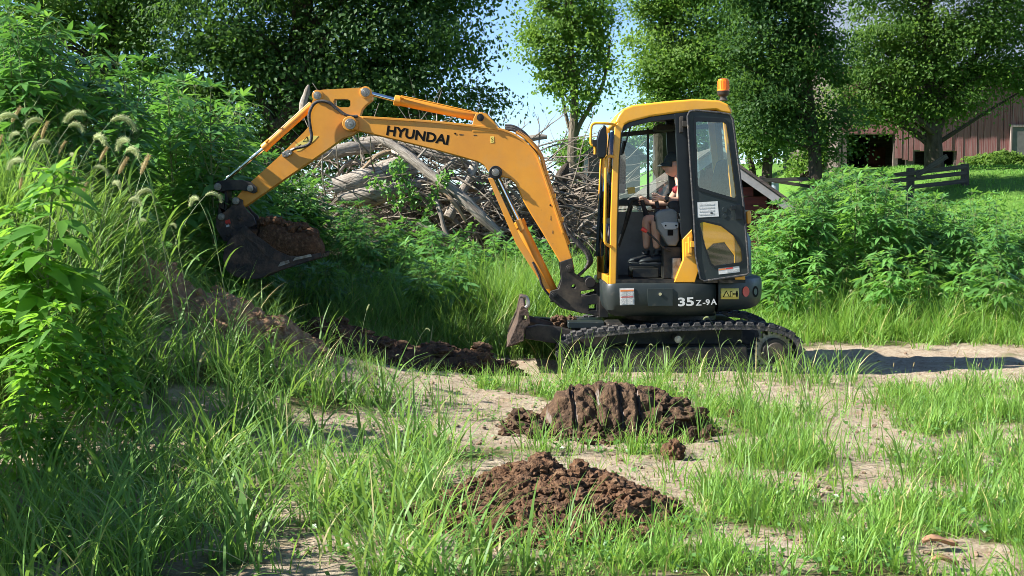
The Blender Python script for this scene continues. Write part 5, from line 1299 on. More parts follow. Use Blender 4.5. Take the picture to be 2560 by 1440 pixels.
mb = MB(); mb.disc((hc.x + .03, hc.z + .072), .018, hc.y - .070, hc.y - .05, 14); obj('cap_badge', mb, mat('badge', (.10,.22,.16), .7), co)
mb = MB(); a = W(1662,497,.245); d = (W(1697,502,.29) - a).normalized(); mb.tube([a + d*.004, a + d*.024], .034, 16); c = a + d*.014 + Vector((0,-.032,.008)); mb.disc((c.x, c.z), .019, c.y-.006, c.y+.008, 16); obj('wristwatch', mb, m_shoe, boy, bevel=.003)
for s in (-1,):
    mb = MB(); e = hc + tilt @ Vector((-.071, s*.026, .004)); mb.blob(tuple(e), .009, 2, 0); obj('eye', mb, mat('eye', (.03,.02,.015), .3), boy)
    mb = MB(); e = hc + tilt @ Vector((-.074, s*.028, .022)); mb.blob(tuple(e), (.006,.014,.004), 2, 0); obj('eyebrow', mb, mat('brow', (.07,.04,.02), .9), boy)
mb = MB(); mb.blob(tuple(hc + tilt @ Vector((.04, 0, -.004))), (.055,.073,.05), 4, .06, 8); obj('hair', mb, mat('hair', (.10,.055,.025), .8), boy)

# ------------------------------------------------------------------ heaps of dug soil
def heap(name, label, cx, cy, rx, ry, hh, m, rot=0., n=90, seed=0, clods=160, cmax=.05, rough=.35, pw=1.3, group=None, peaks=((0,0,1.),)):
    t = thing(name, label, 'soil', (cx, cy, Hs(cx, cy)), group)
    u = np.linspace(-1.15, 1.15, n); U, Vv = np.meshgrid(u, u)
    ca, sa = math.cos(rot), math.sin(rot)
    Xw = cx + U*rx*ca - Vv*ry*sa; Yw = cy + U*rx*sa + Vv*ry*ca
    rr = np.hypot(U, Vv) * (1 + .35*(fbm(U*2+seed, Vv*2, seed, 3)-.5))
    pr = 0
    for (pu, pv, ph) in peaks: pr = np.maximum(pr, ph * np.clip(1 - np.hypot(U-pu, (Vv-pv)) / (1.08), 0, 1) ** pw)
    pr = pr * sstep(1.05, .75, rr)
    lump = fbm(Xw*6, Yw*6, seed+4, 4) - .42
    fine = np.abs(fbm(Xw*20, Yw*20, seed+6, 3) - .5)
    Zw = H(Xw, Yw) + hh*pr*(1 + rough*lump*2) + (hh*.22*lump + .05*fine + .03*(fbm(Xw*45, Yw*45, seed+9, 2)-.5)) * sstep(1.05, .8, rr) - .05*sstep(.85, 1.1, rr)
    i = np.arange(n*n).reshape(n, n)
    V = np.stack([Xw.ravel(), Yw.ravel(), Zw.ravel()], 1) - np.array(t.location)
    put('heap', npmesh('heap', V, np.stack([i[:-1,:-1], i[:-1,1:], i[1:,1:], i[1:,:-1]], -1).reshape(-1,4)), m, t)
    mb = MB(); rr_ = random.Random(seed)
    for k in range(clods):
        a = rr_.uniform(0, 2*math.pi); q = rr_.uniform(.05, 1.1) ** .6 * 1.05
        iu = int((q*math.cos(a)*1 + 1.15)/2.3*(n-1)); iv = int((q*math.sin(a) + 1.15)/2.3*(n-1))
        iu = min(max(iu, 0), n-1); iv = min(max(iv, 0), n-1)
        r = cmax * rr_.uniform(.18, 1) ** 2.2 + .006
        mb.blob((Xw[iv, iu], Yw[iv, iu], max(Zw[iv, iu], float(H(Xw[iv,iu], Yw[iv,iu]))) + r*.35), (r*rr_.uniform(.8,1.4), r*rr_.uniform(.8,1.3), r*rr_.uniform(.6,1)), 3 if r > .032 else (2 if r > .016 else 1), .6, 3.5, k + seed*7)
    for k in range(int(clods*1.6)):               # fine crumbs
        iu, iv = rr_.randrange(2, n-2), rr_.randrange(2, n-2)
        if rr[iv, iu] > 1.02: continue
        r = rr_.uniform(.005, .012); mb.blob((Xw[iv,iu], Yw[iv,iu], Zw[iv,iu] + r*.5), r, 1, .4, 4, k)
    o = obj('clods', mb, m, t, ang=40); o['kind'] = 'stuff'
    return t
c = G(1362, 1295)
heap('soil_heap', 'crumbly reddish-brown soil heap nearest the camera in the grass', c.x, c.y, .60, .52, .20, M['soil'], seed=2, clods=1500, cmax=.036, n=190, rough=.25, peaks=((-.05,.30,1.),(.25,.35,.85),(-.6,0,.45),(.5,.1,.6),(0,-.1,.75)))
c = G(990, 945)
heap('soil_heap', 'long dark ridge of dug soil left of the dozer blade', c.x, c.y, 1.05, .42, .26, M['soil_dark'], seed=5, clods=150, cmax=.07, n=110, pw=.8, peaks=((-.5,0,1.),(.1,.1,.8),(.5,0,.7)))
c = G(1185, 925)
heap('soil_heap', 'small brown clod pile with dry straw before the dozer blade', c.x, c.y, .24, .17, .16, M['soil'], seed=6, clods=40, cmax=.04, n=50)
a, b = W(470, 730, -2.2), W(770, 900, -1.6)
heap('soil_bank', 'bare tan earth bank sloping down below the bucket', (a.x+b.x)/2 - .12, -2.0, .80, .40, .24, M['soil_tan'], rot=.30, seed=8, clods=70, cmax=.045, n=100, pw=.6, rough=.6, peaks=((-.5,0,1.),(.1,0,.9),(.6,0,.7)))
c = G(1360, 1075)
heap('soil_scatter', 'dark crumbs and lumps of soil around the grooved clod', .62, -3.25, .72, .40, .09, M['soil_dark'], seed=12, clods=170, cmax=.05, n=80)
# grooved clod: one bucketful tipped out, tooth marks down its face
cl = thing('grooved_clod', 'big dark clay clod scored by the bucket teeth', 'soil', (.56, -3.2, 0))
x0, x1 = W(1352,1080,-3.3).x, W(1648,1080,-3.3).x; zt_ = W(1500,968,-3.1).z
mb = MB(); nu, nv = 120, 60
gro = [.10, .27, .47, .66, .81]
slab = [-.02, .012, -.010, .022, -.004, -.03]
for i in range(nu):
    u = i/(nu-1); x = x0 + (x1-x0)*u
    env = min(1, (.28 + .9*sstep(-.02, .38, u))) * (1 - .10*float(sstep(.85, 1, u)))
    for j in range(nv):
        v = j/(nv-1); th = R(-22) + R(205)*v                       # front foot, up over, down the back
        ry_, rz_ = .27, zt_ * float(env)
        y = -3.2 - math.cos(th)*ry_ * (1.05 - .1*u); z = .02 + max(-.04, math.sin(th)) * rz_
        d = .030*mn.fractal(Vector((x*7, y*7, z*7)), 1., 2., 5) + .014*mn.noise(Vector((x*28, y*28, z*28)))
        g = sum(math.exp(-((u - q - .010*math.sin(v*9))/.018)**4) for q in gro) * (1 if .1 < v < .52 else 0)
        k = -.034*g + d*1.25*(1 - .7*min(1, g)) + slab[sum(1 for q in gro if u > q)]*(1 if v < .62 else .3)
        mb.v.append((x + .04*math.sin(v*3)*(-1 if u < .2 else 0) + d*.5*(1 if u > .95 else 0), y - math.cos(th)*k, z + math.sin(th)*k))
for i in range(nu-1):
    for j in range(nv-1):
        u, v = i/(nu-1), j/(nv-1)
        g = sum(1 for q in gro if -.002 < u - q - .010*math.sin(v*9) < .016) and .12 < v < .5 and mn.noise(Vector((u*30, v*7, 3))) > -.22
        mb.f.append((i*nv+j, i*nv+j+1, (i+1)*nv+j+1, (i+1)*nv+j)); mb.m.append(1 if g else 0)
mb.f.append(tuple(range(nv))); mb.m.append(0); mb.f.append(tuple((nu-1)*nv + q for q in range(nv-1,-1,-1))); mb.m.append(0)
obj('clod', mb, [M['soil_dark'], M['clay']], cl, ang=60)
mb = MB(); rr_ = random.Random(4)
for (px, py, Y, r) in ((1665,1010,-3.2,.07),(1640,1000,-3.05,.08),(1700,1045,-3.3,.085),(1735,1040,-3.25,.07),(1670,1065,-3.4,.06),(1300,1040,-3.2,.055),(1330,1045,-3.25,.04),(1560,972,-3.1,.04),(1620,985,-3.15,.06),(1700,1010,-3.0,.055),(1400,1090,-3.45,.045),(1500,1100,-3.5,.035)):
    p = W(px, py, Y); mb.blob(tuple(p), (r*1.25, r, r*.85), 4, .5, 4, px)
for k in range(120):
    mb.blob((rr_.uniform(x0-.1, x1+.3), -3.2 + rr_.uniform(-.42, -.12), rr_.uniform(.0, .06)), rr_.uniform(.01,.03), 2, .5, 4, k)
o = obj('lumps', mb, M['soil_dark'], cl, ang=50); o['kind'] = 'stuff'
c = G(1682, 1150); mb = MB(); mb.blob((c.x, c.y, .045), (.062,.06,.062), 4, .5, 4, 77)
tag(obj('soil_clod', mb, M['soil'], org=(c.x, c.y, 0), ang=50), 'single round clod lying on bare sand by the grooved clod', 'soil', 'soil clods')
c = G(1835, 1050); mb = MB(); mb.blob((c.x, c.y, .035), (.045,.04,.05), 4, .5, 4, 78)
tag(obj('soil_clod', mb, M['soil'], org=(c.x, c.y, 0), ang=50), 'small brown clod in the grass right of the grooved clod', 'soil', 'soil clods')
m_dl = mat('dead_leaf', (.34,.19,.10), .8, c2=(.25,.13,.07), scale=20)
for px, py, s, lab in ((2350,1372,.075,'dry brown leaf lying on bare soil near the bottom edge'), (2362,1418,.055,'smaller dry leaf under the other dry leaf by the bottom edge')):
    c = G(px, py, .03); mb = MB()
    for i in range(7):
        for j in range(5):
            t = i/6; w_ = math.sin(math.pi*min(1, t*.95+.03))**.7*.5*s; q = (j-2)/2
            mb.v.append((c.x - s + 2*s*t, c.y + q*w_, Hs(c.x, c.y) + .035 + .02*q*q + .012*math.sin(t*5)))
    for i in range(6):
        for j in range(4): mb.f.append((i*5+j, i*5+j+1, (i+1)*5+j+1, (i+1)*5+j)); mb.m.append(0)
    o = obj('dry_leaf', mb, m_dl, org=c); o.modifiers.new('t', 'SOLIDIFY').thickness = .002; tag(o, lab, 'leaf')

# ------------------------------------------------------------------ weeds
def lobe(mb, base, d, nrm, L, w, droop, mi=0):
    s = d.cross(nrm).normalized(); dn = Vector((0,0,-1))
    def pt(t, q): return base + d*(L*t) + dn*(droop*L*t*t) + s*(q*w*.5) + nrm*(abs(q)*w*.10)
    v = [pt(0,0), pt(.30,-.85), pt(.30,0), pt(.30,.85), pt(.62,-.75), pt(.62,0), pt(.62,.75), pt(1,0)]
    mb.add(v, [(0,1,2),(0,2,3),(1,4,5,2),(2,5,6,3),(4,7,5),(5,7,6)], mi)
def leaf(mb, stem, base, az, el, pet, L, lobes, rr, wide=.30, droop=.35):
    d = Vector((math.cos(az)*math.cos(el), math.sin(az)*math.cos(el), math.sin(el)))
    b2 = base + d*pet
    stem.tube([base, b2], [.0028, .0018], 4, cap=False)
    sd = Vector((-math.sin(az), math.cos(az), 0)); nr = sd.cross(d)*-1
    if nr.z < 0: nr = -nr
    roll = rr.uniform(-.4,.4); nr = (nr + sd*roll).normalized(); fw = (d - Vector((0,0,.25 + droop*.5))).normalized(); nr = (nr - fw*nr.dot(fw)).normalized(); sd = nr.cross(fw)
    for k in range(lobes):
        a = (k - (lobes-1)/2) * (.62 if lobes > 3 else .72); q = 1 - .22*abs(k - (lobes-1)/2)
        dd = (fw*math.cos(a) + sd*math.sin(a)).normalized(); lobe(mb, b2, dd, nr, L*q, L*wide*q*1.05, droop*rr.uniform(.4,1.2))
def weed_variant(Hh, seed, nodes=15, L=.17, lobes=(3,5), wide=.26, branch=.75, droop=.4, top=6):
    rr = random.Random(seed); st, lf = MB(), MB(); p = Vector((0,0,0)); ax = [p.copy()]; d = Vector((rr.uniform(-.06,.06), rr.uniform(-.06,.06), 1)).normalized()
    for i in range(nodes):
        d = (d + Vector((rr.uniform(-.05,.05), rr.uniform(-.05,.05), .05))).normalized(); p = p + d*(Hh/nodes); ax.append(p.copy())
    r0 = .008 + .004*Hh
    st.tube(ax, [r0*(1-.8*i/nodes) for i in range(nodes+1)], 6)
    a0 = rr.uniform(0, 6)
    for i in range(2, nodes+1):
        f = i/nodes; a0 += math.pi/2 + rr.uniform(-.3,.3)
        sz = L*(.65 + .7*math.sin(math.pi*min(1,.15+.75*f)))*(1 if f < .85 else .7)
        for s in (0, math.pi):
            if rr.random() < .06 + .25*(f < .25): continue
            leaf(lf, st, ax[i], a0+s+rr.uniform(-.25,.25), rr.uniform(.15,.7), sz*rr.uniform(.3,.55), sz*rr.uniform(.8,1.15), rr.choice(lobes), rr, wide, droop)
            if rr.random() < branch and .25 < f < .93:      # side shoot
                az = a0 + s + rr.uniform(-.5,.5); e = rr.uniform(.45,.95); BL = Hh*.26*(1.1 - f*.65)*rr.uniform(.6,1.2)
                dd = Vector((math.cos(az)*math.cos(e), math.sin(az)*math.cos(e), math.sin(e))); q = ax[i].copy(); bp_ = [q.copy()]; nb = 4
                for k in range(nb): dd = (dd + Vector((0,0,.18))).normalized(); q = q + dd*BL/nb; bp_.append(q.copy())
                st.tube(bp_, [r0*.4*(1-.7*k/nb) for k in range(nb+1)], 4)
                b0 = rr.uniform(0,6)
                for k in range(1, nb+1):
                    b0 += math.pi/2
                    for s2 in (0, math.pi): leaf(lf, st, bp_[k], b0+s2, rr.uniform(.2,.8), sz*.25, sz*rr.uniform(.6,.9), rr.choice((1,3,3)), rr, wide, droop)
    for k in range(top): leaf(lf, st, ax[-1], k*2.4, rr.uniform(.6,1.2), L*.12, L*rr.uniform(.45,.75), rr.choice((1,3)), rr, wide, droop*.6)
    return st.mesh('stem'), lf.mesh('leaves'), Hh
TALL = [weed_variant(2.4, 100+i, 15, .27, wide=.27, branch=.42) for i in range(6)]
LOWV = [weed_variant(1.25, 200+i, 10, .24, wide=.28, branch=.45) for i in range(4)]
BIG = [weed_variant(1.5, 300+i, 12, .235, lobes=(3,3,5), wide=.38, branch=.55, droop=.45, top=6) for i in range(3)]
def weed(var, x, y, ztop, mleaf, label, group=None, rot=None, name='ragweed', leanx=0.):
    st, lf, hh = var; g = Hs(x, y)
    o = put(name, st, M['stem'], None, smooth=True); o.location = (x, y, g - .02)
    s = max(.25, (ztop - g) / hh); o.scale = (s, s, s); o.rotation_euler = (rnd.uniform(-.05,.05), rnd.uniform(-.05,.05) + leanx, rnd.uniform(0, 6.28) if rot is None else rot)
    tag(o, label, 'weed', group)
    l = put('leaves', lf, mleaf, o, smooth=True)
    l.material_slots[0].link = 'OBJECT'; l.material_slots[0].material = mleaf
    return o
def zpx(py, Y): return W(1280, py, Y).z
def thicket(n, px0, px1, Y0, Y1, prof, mats_, label, group, jit=30, vs__=TALL, low=0.):
    xs, ys = zip(*prof)
    for k in range(n):
        px = px0 + (px1-px0)*((k*.618034) % 1.0) + rnd.uniform(-12,12); Yw = rnd.uniform(Y0, Y1)
        top = np.interp(px, xs, ys) + rnd.uniform(0, 1)**1.5*jit*2.2 + low*(Y1-Yw)/(Y1-Y0)
        x = W(px, 500, Yw).x
        v = rnd.choice(vs__); zt__ = zpx(top, Yw)
        if zt__ - Hs(x, Yw) < 1.25: v = rnd.choice(LOWV)
        weed(v, x, Yw, zt__, rnd.choice(mats_), label if isinstance(label, str) else next(l for q, l in label if px < q), group)
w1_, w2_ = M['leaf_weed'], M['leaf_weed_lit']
thicket(17, -60, 330, -1.6, .8, [(-60,10),(60,15),(150,40),(200,75),(280,130),(330,190)], [w1_, w2_, w1_], [(130, 'giant ragweed of the tall stand right at the upper left edge'), (9999, 'giant ragweed where the upper left stand slopes down toward the arm')], 'giant ragweeds at the upper left', 30)
thicket(17, 330, 660, 1.2, 3.6, [(330,215),(390,180),(450,190),(505,165),(560,225),(620,290),(660,350)], [w1_, w2_], [(480, 'tall ragweed halfway between the left edge and the bucket cylinder'), (9999, 'tall ragweed rising close left of the bucket cylinder')], 'tall ragweeds behind the arm', 28)
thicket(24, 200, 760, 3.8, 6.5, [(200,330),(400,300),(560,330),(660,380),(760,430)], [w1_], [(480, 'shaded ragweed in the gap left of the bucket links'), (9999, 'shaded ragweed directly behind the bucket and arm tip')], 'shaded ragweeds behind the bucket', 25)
thicket(40, 640, 1190, 4.0, 6.6, [(640,380),(720,410),(800,430),(860,480),(950,520),(1050,545),(1130,570),(1200,600)], [w1_, w1_, w2_], [(780, 'ragweed seen through the angle between arm and bucket'), (920, 'ragweed below the bleached log ends of the wood heap'), (1060, 'ragweed below the middle of the wood heap'), (9999, 'low ragweed below the slanting grey limb')], 'ragweeds before the wood heap', 22, low=40)
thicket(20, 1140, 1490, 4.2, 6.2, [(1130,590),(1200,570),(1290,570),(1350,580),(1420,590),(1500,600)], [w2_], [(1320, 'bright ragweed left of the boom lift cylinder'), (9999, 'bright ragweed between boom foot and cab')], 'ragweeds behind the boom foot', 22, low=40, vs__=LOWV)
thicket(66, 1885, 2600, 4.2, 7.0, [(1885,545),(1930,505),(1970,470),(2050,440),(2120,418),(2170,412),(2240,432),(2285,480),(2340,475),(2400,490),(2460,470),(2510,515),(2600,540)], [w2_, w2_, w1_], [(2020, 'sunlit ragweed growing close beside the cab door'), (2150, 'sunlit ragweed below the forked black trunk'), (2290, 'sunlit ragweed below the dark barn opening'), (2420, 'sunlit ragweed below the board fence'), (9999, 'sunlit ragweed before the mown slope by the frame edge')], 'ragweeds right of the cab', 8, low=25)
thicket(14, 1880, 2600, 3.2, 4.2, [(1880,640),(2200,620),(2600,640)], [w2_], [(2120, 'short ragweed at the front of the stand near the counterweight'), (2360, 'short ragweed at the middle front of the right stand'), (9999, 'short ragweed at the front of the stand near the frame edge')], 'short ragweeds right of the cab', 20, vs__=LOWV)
thicket(10, 760, 1500, 9.6, 10.8, [(760,420),(1000,380),(1200,400),(1500,470)], [w1_], 'ragweed rising beyond the wood heap', 'ragweeds beyond the wood heap', 20)
thicket(26, 560, 1180, 2.4, 4.0, [(560,600),(700,640),(900,660),(1050,650),(1180,640)], [w1_, w1_, w2_], 'low ragweed in the tall grass below bucket and arm', 'low ragweeds under the arm', 18, vs__=LOWV)
lb = M['leaf_big']
for px, Yw, top, v, lab in ((125,-4.2,425,0,'large-leaved weed with bright top at the left edge, tallest in the foreground'),
        (15,-4.0,520,1,'large-leaved weed cut by the left edge beside the tallest one'),
        (275,-4.1,735,2,'large-leaved weed with glowing leaves leaning right below the foxtails'),
        (60,-4.7,760,1,'shaded large-leaved weed at the left edge below the brightest one'),
        (200,-4.6,860,0,'shaded broad-leaved weed low in the left foreground'),
        (330,-4.5,930,2,'broad-leaved weed at the shaded right flank of the foreground weeds'),
        (40,-5.2,960,2,'dark broad-leaved weed lowest at the left edge'),
        (150,-5.1,1010,1,'lowest broad-leaved weed above the dark soil gap')):
    x = W(px, 700, Yw).x; weed(BIG[v], x, Yw, zpx(top, Yw), lb, lab, 'broad-leaved weeds in the left foreground', name='broadleaf_weed')
for k in range(30):                              # the stand goes on beyond the left edge and shades the corner
    y = -7.0 + 4.0*((k*.618) % 1.0); x = -.374*(y + 12) - rnd.uniform(.30, 1.3)
    weed(rnd.choice(TALL), x, y, (rnd.uniform(.8, 1.1) if y > -5. else rnd.uniform(1.25, 1.6)), lb, 'broad-leaved weed standing beyond the left edge', 'weeds beyond the left edge', name='broadleaf_weed')

# ------------------------------------------------------------------ grass
def blades(x, y, z, L, w, az, phi0, kap, segs, rs=rng):
    N = len(x); P = np.stack([x, y, z], 1); ph = phi0.copy()
    tw_ = az + np.pi/2 + rs.normal(size=N)*.5; sd = np.stack([np.cos(tw_), np.sin(tw_), np.zeros(N)], 1)
    V = np.zeros((N, 2*segs+1, 3)); st = L/segs
    for i in range(segs):
        t = i/segs; ww = w*(.75 + .5*t if t < .4 else .95*(1-t)/.6 + .05)*.5
        V[:, 2*i] = P - sd*ww[:, None]; V[:, 2*i+1] = P + sd*ww[:, None]
        P = P + np.stack([np.sin(ph)*np.cos(az), np.sin(ph)*np.sin(az), np.cos(ph)], 1)*st[:, None]; ph = ph + kap/segs
    V[:, 2*segs] = P
    b = np.arange(N)*(2*segs+1)
    Q = np.concatenate([np.stack([b+2*i, b+2*i+1, b+2*i+3, b+2*i+2], 1) for i in range(segs-1)])
    T = np.stack([b+2*segs-2, b+2*segs-1, b+2*segs], 1)
    return V.reshape(-1, 3), Q, T
def tufts(name, label, cx, cy, per, Lr, wr, spread, m, segs=3, lean=.35, kap=(.4,1.5), Lscale=None):
    n = len(cx); k = rng.poisson(per, n) + 2; ii = np.repeat(np.arange(n), k); N = len(ii)
    a = rng.uniform(0, 2*np.pi, N); r = np.abs(rng.normal(size=N))*spread
    x = cx[ii] + np.cos(a)*r; y = cy[ii] + np.sin(a)*r
    L = rng.uniform(Lr[0], Lr[1], N)*rng.uniform(.75, 1.2, n)[ii]
    if Lscale is not None: L = L*Lscale[ii]
    az = a + rng.normal(size=N)*.7
    V, Q, T = blades(x, y, H(x, y) - .01, L, rng.uniform(wr[0], wr[1], N), az, np.abs(rng.normal(size=N))*lean, rng.uniform(kap[0], kap[1], N), segs)
    o = put(name, npmesh(name, V, Q, T), m, smooth=False); tag(o, label, kind='stuff'); return o
def pick(n, x0, x1, y0, y1, f):
    x = rng.uniform(x0, x1, n); y = rng.uniform(y0, y1, n); p = f(x, y); k = rng.uniform(size=n) < p
    return x[k], y[k]
def inview(x, y, mg_=160):
    px, py = proj(x, y, np.zeros_like(x)); return (px > -mg_) & (px < 2560 + mg_) & (py < 1640)
def mach(x, y):                                  # where the machine and heaps keep the grass away
    return ~((x > .35) & (x < 2.6) & (y > -.06) & (y < 1.8))
lushR = lambda x, y: inview(x, y)*mach(x, y)*(1-.75*sstep(-1.5,-.9,y)*sstep(3.2,2.7,x)*sstep(-.2,.3,x))*cover(x, y)**1.6*sstep(-.6, .5, x + .12*y + .4)
x, y = pick(9500, -2.2, 5.5, -7.1, -.1, lushR)
tufts('grass', 'short bright grass of the right foreground', x, y, 11, (.09,.24), (.005,.0095), .045, M['grass'], 3, .45, Lscale=.7+.6*fbm(x*1.5, y*1.5, 44, 2))
lushL = lambda x, y: inview(x, y)*mach(x, y)*(.05+.95*cover(x, y)**1.3)*sstep(-.7, -1.25, x + .12*y)*.8*(1 - .8*sstep(-2.9, -2.0, y)*sstep(-2.4, -1.9, x))
x, y = pick(3900, -3.6, 1.6, -7.1, -.4, lushL)
tufts('tall_grass', 'coarse tall grass of the left foreground', x, y, 6, (.25,.58), (.006,.017), .05, M['grass_tall'], 6, .3, (.6,2.3))
x, y = pick(1600, -2.6, 4.8, -6.9, -.15, lambda x, y: inview(x, y)*mach(x, y)*(.28+.45*cover(x,y))*(fbm(x*1.2, y*1.2, 61, 3) > .45)*(1 - .7*sstep(-2.9, -2.0, y)*sstep(.3, -.2, x)))
tufts('coarse_grass', 'scattered coarse tufts over the sand', x, y, 4, (.18,.42), (.005,.010), .03, M['grass_tall'], 4, .3, (.3,1.6))
x, y = pick(3000, -2.4, 4.4, -6.8, -.3, lambda x, y: inview(x, y)*mach(x, y)*sstep(.75, .35, cover(x, y))*(.12+.6*(fbm(x*2.2, y*2.2, 91, 3) > .5)))
tufts('sparse_grass', 'thin low grass sprouting from the bare sand', x, y, 5, (.05,.17), (.003,.006), .035, M['grass'], 3, .6, (.2,1.2))
x, y = pick(75, .3, 2.9, -1.2, -.12, lambda x, y: np.ones_like(x)*.75)
tufts('track_grass', 'grass tufts standing before the near track', x, y, 5, (.2,.48), (.007,.013), .04, M['grass_tall'], 5, .28, (.4,2.0))
x, y = pick(3700, -6.0, .9, 1.0, 5.2, lambda x, y: sstep(.6, 1.6, y + .25*np.sin(x*3)) )
tufts('rear_grass', 'tall shaded grass under the bucket', x, y, 6, (.4,.95), (.007,.014), .05, M['grass_tall'], 5, .28, (.4,1.9), Lscale=.45+.65*sstep(1.2,2.6,y)*(.6+.8*fbm(x*1.4,y*1.4,17,3)))
x, y = pick(1500, -.4, 1.3, 2.6, 5.4, lambda x, y: np.ones_like(x))
tufts('rear_grass', 'bright tall grass behind the dozer blade', x, y, 6, (.5,1.05), (.007,.014), .05, M['grass'], 5, .28, (.4,1.9))
x, y = pick(3900, .9, 8.0, 1.9, 5.0, lambda x, y: sstep(1.95, 2.9, y + .5*(fbm(x*1.2, y*1.2, 71, 3)-.5)*2))
tufts('rear_grass', 'sunlit tall grass behind the machine and right of it', x, y, 7, (.22,.66), (.006,.013), .05, M['grass'], 5, .32, (.4,2.2), Lscale=(.45+.7*sstep(2, 3.8, y))*(.5+fbm(x*1.7,y*1.7,27,3)))
x, y = pick(2900, -6.0, -1.5, -3.8, 1.2, lambda x, y: sstep(-2.45, -2.95, x + .25*(y+2)) * sstep(.12, .35, H(x, y, False)))
tufts('bank_grass', 'long arching grass on the bank at the left', x, y, 7, (.45,.9), (.010,.020), .05, M['grass_tall'], 6, .3, (.7,2.5), Lscale=.55+.65*sstep(-2.2,-3.4,x))
x, y = pick(5000, 5.5, 15, 6.5, 27, lambda x, y: sstep(6.4, 7.6, x))
tufts('lawn_grass', 'mown grass on the slope below the barn', x, y, 4, (.05,.11), (.012,.022), .09, M['lawn'], 2, .5)

# dry straw lying between the living blades
x, y = pick(5200, -2.8, 5.2, -6.9, -.3, lambda x, y: inview(x, y)*mach(x, y)*(.25+.6*(fbm(x*1.6, y*1.6, 81, 3) > .48)))
N_ = len(x); V, Q, T = blades(x, y, H(x, y) + rng.uniform(.012, .04, N_), rng.uniform(.04,.16,N_), rng.uniform(.0025,.005,N_), rng.uniform(0,6.28,N_), rng.uniform(1.3,1.62,N_), rng.uniform(-.2,.5,N_), 3)
tag(put('straw', npmesh('straw', V, Q, T), mat('straw', (.42,.33,.19), .8, c2=(.27,.19,.10), scale=4), smooth=False), 'dry straw littering the sand', kind='stuff')

# small broad leaves of clover and seedlings low in the turf
x, y = pick(60000, -2.9, 5.2, -6.9, -.3, lambda x, y: inview(x, y)*mach(x, y)*(cover(x, y)*.75+.03)*(.15+.85*(fbm(x*2.3, y*2.3, 95, 3) > .5)))
V, T = leaves_np(np.stack([x, y, H(x, y) + rng.uniform(.005, .075, len(x))], 1), 0, .030, .75, .9, rand=.5)
tag(put('clover', npmesh('clover', V, None, T), M['leaf_weed_lit'], smooth=False), 'low broad-leaved clover and seedlings in the turf', kind='stuff')
# ------------------------------------------------------------------ foxtails
def foxtail(seed, droopy):
    rr = random.Random(seed); st, hd, bl = MB(), MB(), []
    az = rr.uniform(-.6, .6) + (0 if rr.random() < .75 else math.pi); p = Vector((0,0,0)); ph = rr.uniform(.02,.2); pts = [p.copy()]
    def step(L): return Vector((math.sin(ph)*math.cos(az), math.sin(ph)*math.sin(az), math.cos(ph)))*L
    for i in range(12):
        ph += (.015 if i < 8 else .08) * (1.3 if droopy else .5); p = p + step(1/12); pts.append(p.copy())
    st.tube(pts, [.0035*(1-.6*i/12) for i in range(13)], 5)
    hp = [p.copy()]; HL = rr.uniform(.10,.135)
    for i in range(9): ph += (.24 if droopy else .03); p = p + step(HL/9); hp.append(p.copy())
    rad = [.003,.007,.009,.0098,.0098,.0092,.0082,.007,.005,.0022]
    hd.tube(hp, rad, 8)
    for k in range(330):
        i = rr.randrange(0, 9); t = rr.random(); c = hp[i].lerp(hp[i+1], t); ax = (hp[i+1]-hp[i]).normalized()
        a = ax.orthogonal().normalized(); a.rotate(Quaternion(ax, rr.uniform(0, 6.28))); d = (a + ax*.75).normalized()*rr.uniform(.011,.020); s = ax.cross(a)*.0013
        b = c + a*rad[i]*.8; hd.add([b - s, b + s, b + d], [(0,1,2)])
    B = []
    for h in (.12, .3, .5, .68):
        i = int(h*12); q = pts[i]; a2 = rr.uniform(0, 6.28)
        V, Q, T = blades(np.array([q.x]), np.array([q.y]), np.array([q.z]), np.array([rr.uniform(.28,.42)]), np.array([.013]), np.array([a2]), np.array([.35]), np.array([rr.uniform(1.0,2.2)]), 6)
        B.append((V, Q, T))
    off = 0; VV, QQ, TT = [], [], []
    for V, Q, T in B: VV.append(V); QQ.append(Q+off); TT.append(T+off); off += len(V)
    return st.mesh('stalk'), hd.mesh('seed_head'), npmesh('blade', np.concatenate(VV), np.concatenate(QQ), np.concatenate(TT)), pts[-1].copy()
FX = [foxtail(i, True) for i in range(6)]; FD = [foxtail(50+i, False) for i in range(3)]
def fox(px, py, Yw, v, label, group, dry=False, flip=None):
    st, hd, bl, tip = v; z = zpx(py, Yw)
    ang = rnd.uniform(-.5, .5)
    c, s_ = math.cos(ang), math.sin(ang)
    x = W(px, py, Yw).x
    g = Hs(x, Yw); s = max(.35, (z - g)/tip.z); x -= (tip.x*c - tip.y*s_)*s; g = Hs(x, Yw); s = max(.3, (z-g)/tip.z)
    o = put('foxtail_grass', st, M['stem']); o.location = (x, Yw, g - .01); o.scale = (s, s, s); o.rotation_euler = (0, 0, ang); tag(o, label, 'grass', group)
    k = 1/s*min(1.25, max(.9, s))
    h = put('seed_head', hd, M['foxtail'], o)
    h.material_slots[0].link = 'OBJECT'; h.material_slots[0].material = M['foxtail_dry'] if dry else M['foxtail']
    put('blade', bl, M['grass_tall'], o)
L1 = 'nodding foxtail grass on the left bank above the weeds'
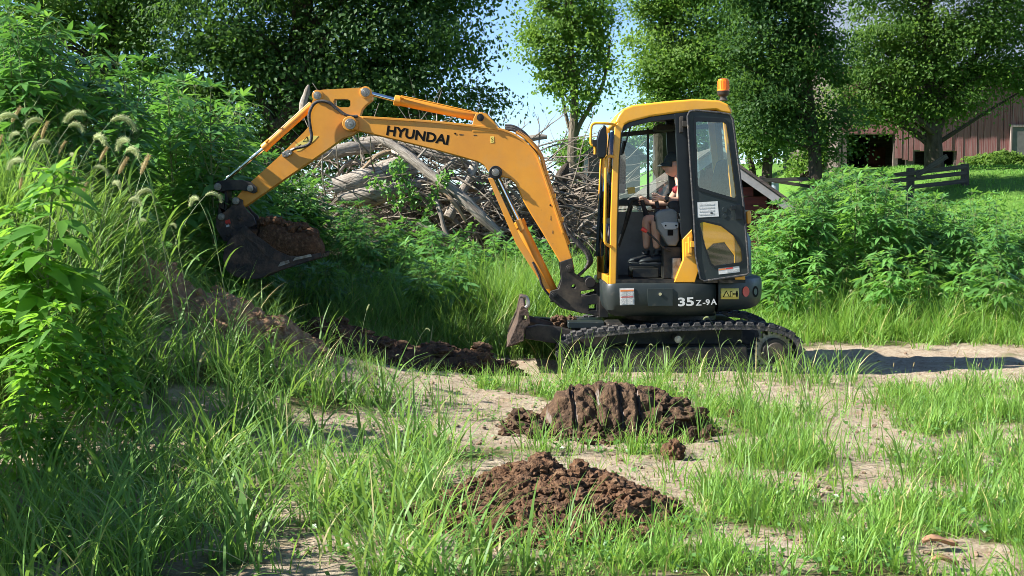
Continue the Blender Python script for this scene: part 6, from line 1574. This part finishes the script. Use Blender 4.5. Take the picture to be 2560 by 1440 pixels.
for px, py in ((190,315),(250,290),(300,345),(345,380),(270,350),(160,360),(200,390),(480,495),(520,485),(310,460),(370,550),(440,560),(250,420),(90,300),(40,330),(340,500),(130,420),(300,300),(225,460),(400,480),(150,310),(60,400)):
    fox(px, py, rnd.uniform(-3.4, -2.2), rnd.choice(FX), L1, 'foxtails on the left bank')
for px, py in ((20,300),(5,370),(80,350),(110,345),(150,380),(255,400),(290,430),(205,490),(170,440),(330,430),(60,470)):
    fox(px, py, rnd.uniform(-3.4, -2.4), rnd.choice(FD), 'upright tan foxtail spike on the left bank', 'tan foxtails on the left bank', True)
L2 = 'nodding foxtail grass in the foreground before the dug soil'
for px, py, Yw in ((560,980,-4.0),(340,1110,-5.0),(860,1010,-3.8),(600,1080,-4.6),(940,1060,-4.4),(460,900,-3.2),(680,873,-2.6),(790,905,-2.8),(995,890,-2.4),(1065,820,-1.6),(1030,930,-3.0),(1200,970,-3.6),(1045,1040,-4.2),(930,900,-2.2)):
    fox(px, py, Yw, rnd.choice(FX), L2, 'foxtails in the foreground')
for px, py, Yw in ((915,775,-1.6),(735,860,-2.2),(835,890,-2.3),(1940,975,-2.2),(1510,940,-3.4),(1345,960,-4.2),(1120,1190,-5.2)):
    fox(px, py, Yw, rnd.choice(FD), 'slim upright foxtail spike in the open foreground', 'upright foxtails in the foreground', Yw < -3)
for px, py in ((1562,858),(1622,858),(1668,885),(1845,850),(1772,792),(1905,880)):
    fox(px, py, rnd.uniform(-.9, -.35), rnd.choice(FX), 'nodding foxtail grass right before the near track', 'foxtails before the track')
for k in range(14):
    px, py = rnd.uniform(1920, 2540), rnd.uniform(700, 800)
    fox(px, py, rnd.uniform(2.6, 3.8), rnd.choice(FX), 'nodding foxtail in the grass strip before the right weeds', 'foxtails behind the machine')
for px, py in ((2095,890),(2240,945),(2395,900),(2520,905),(2290,930),(2450,960)):
    fox(px, py, rnd.uniform(-2.0, -.8), rnd.choice(FD), 'short upright foxtail spike beside the sandy track', 'foxtails beside the sandy track', True)
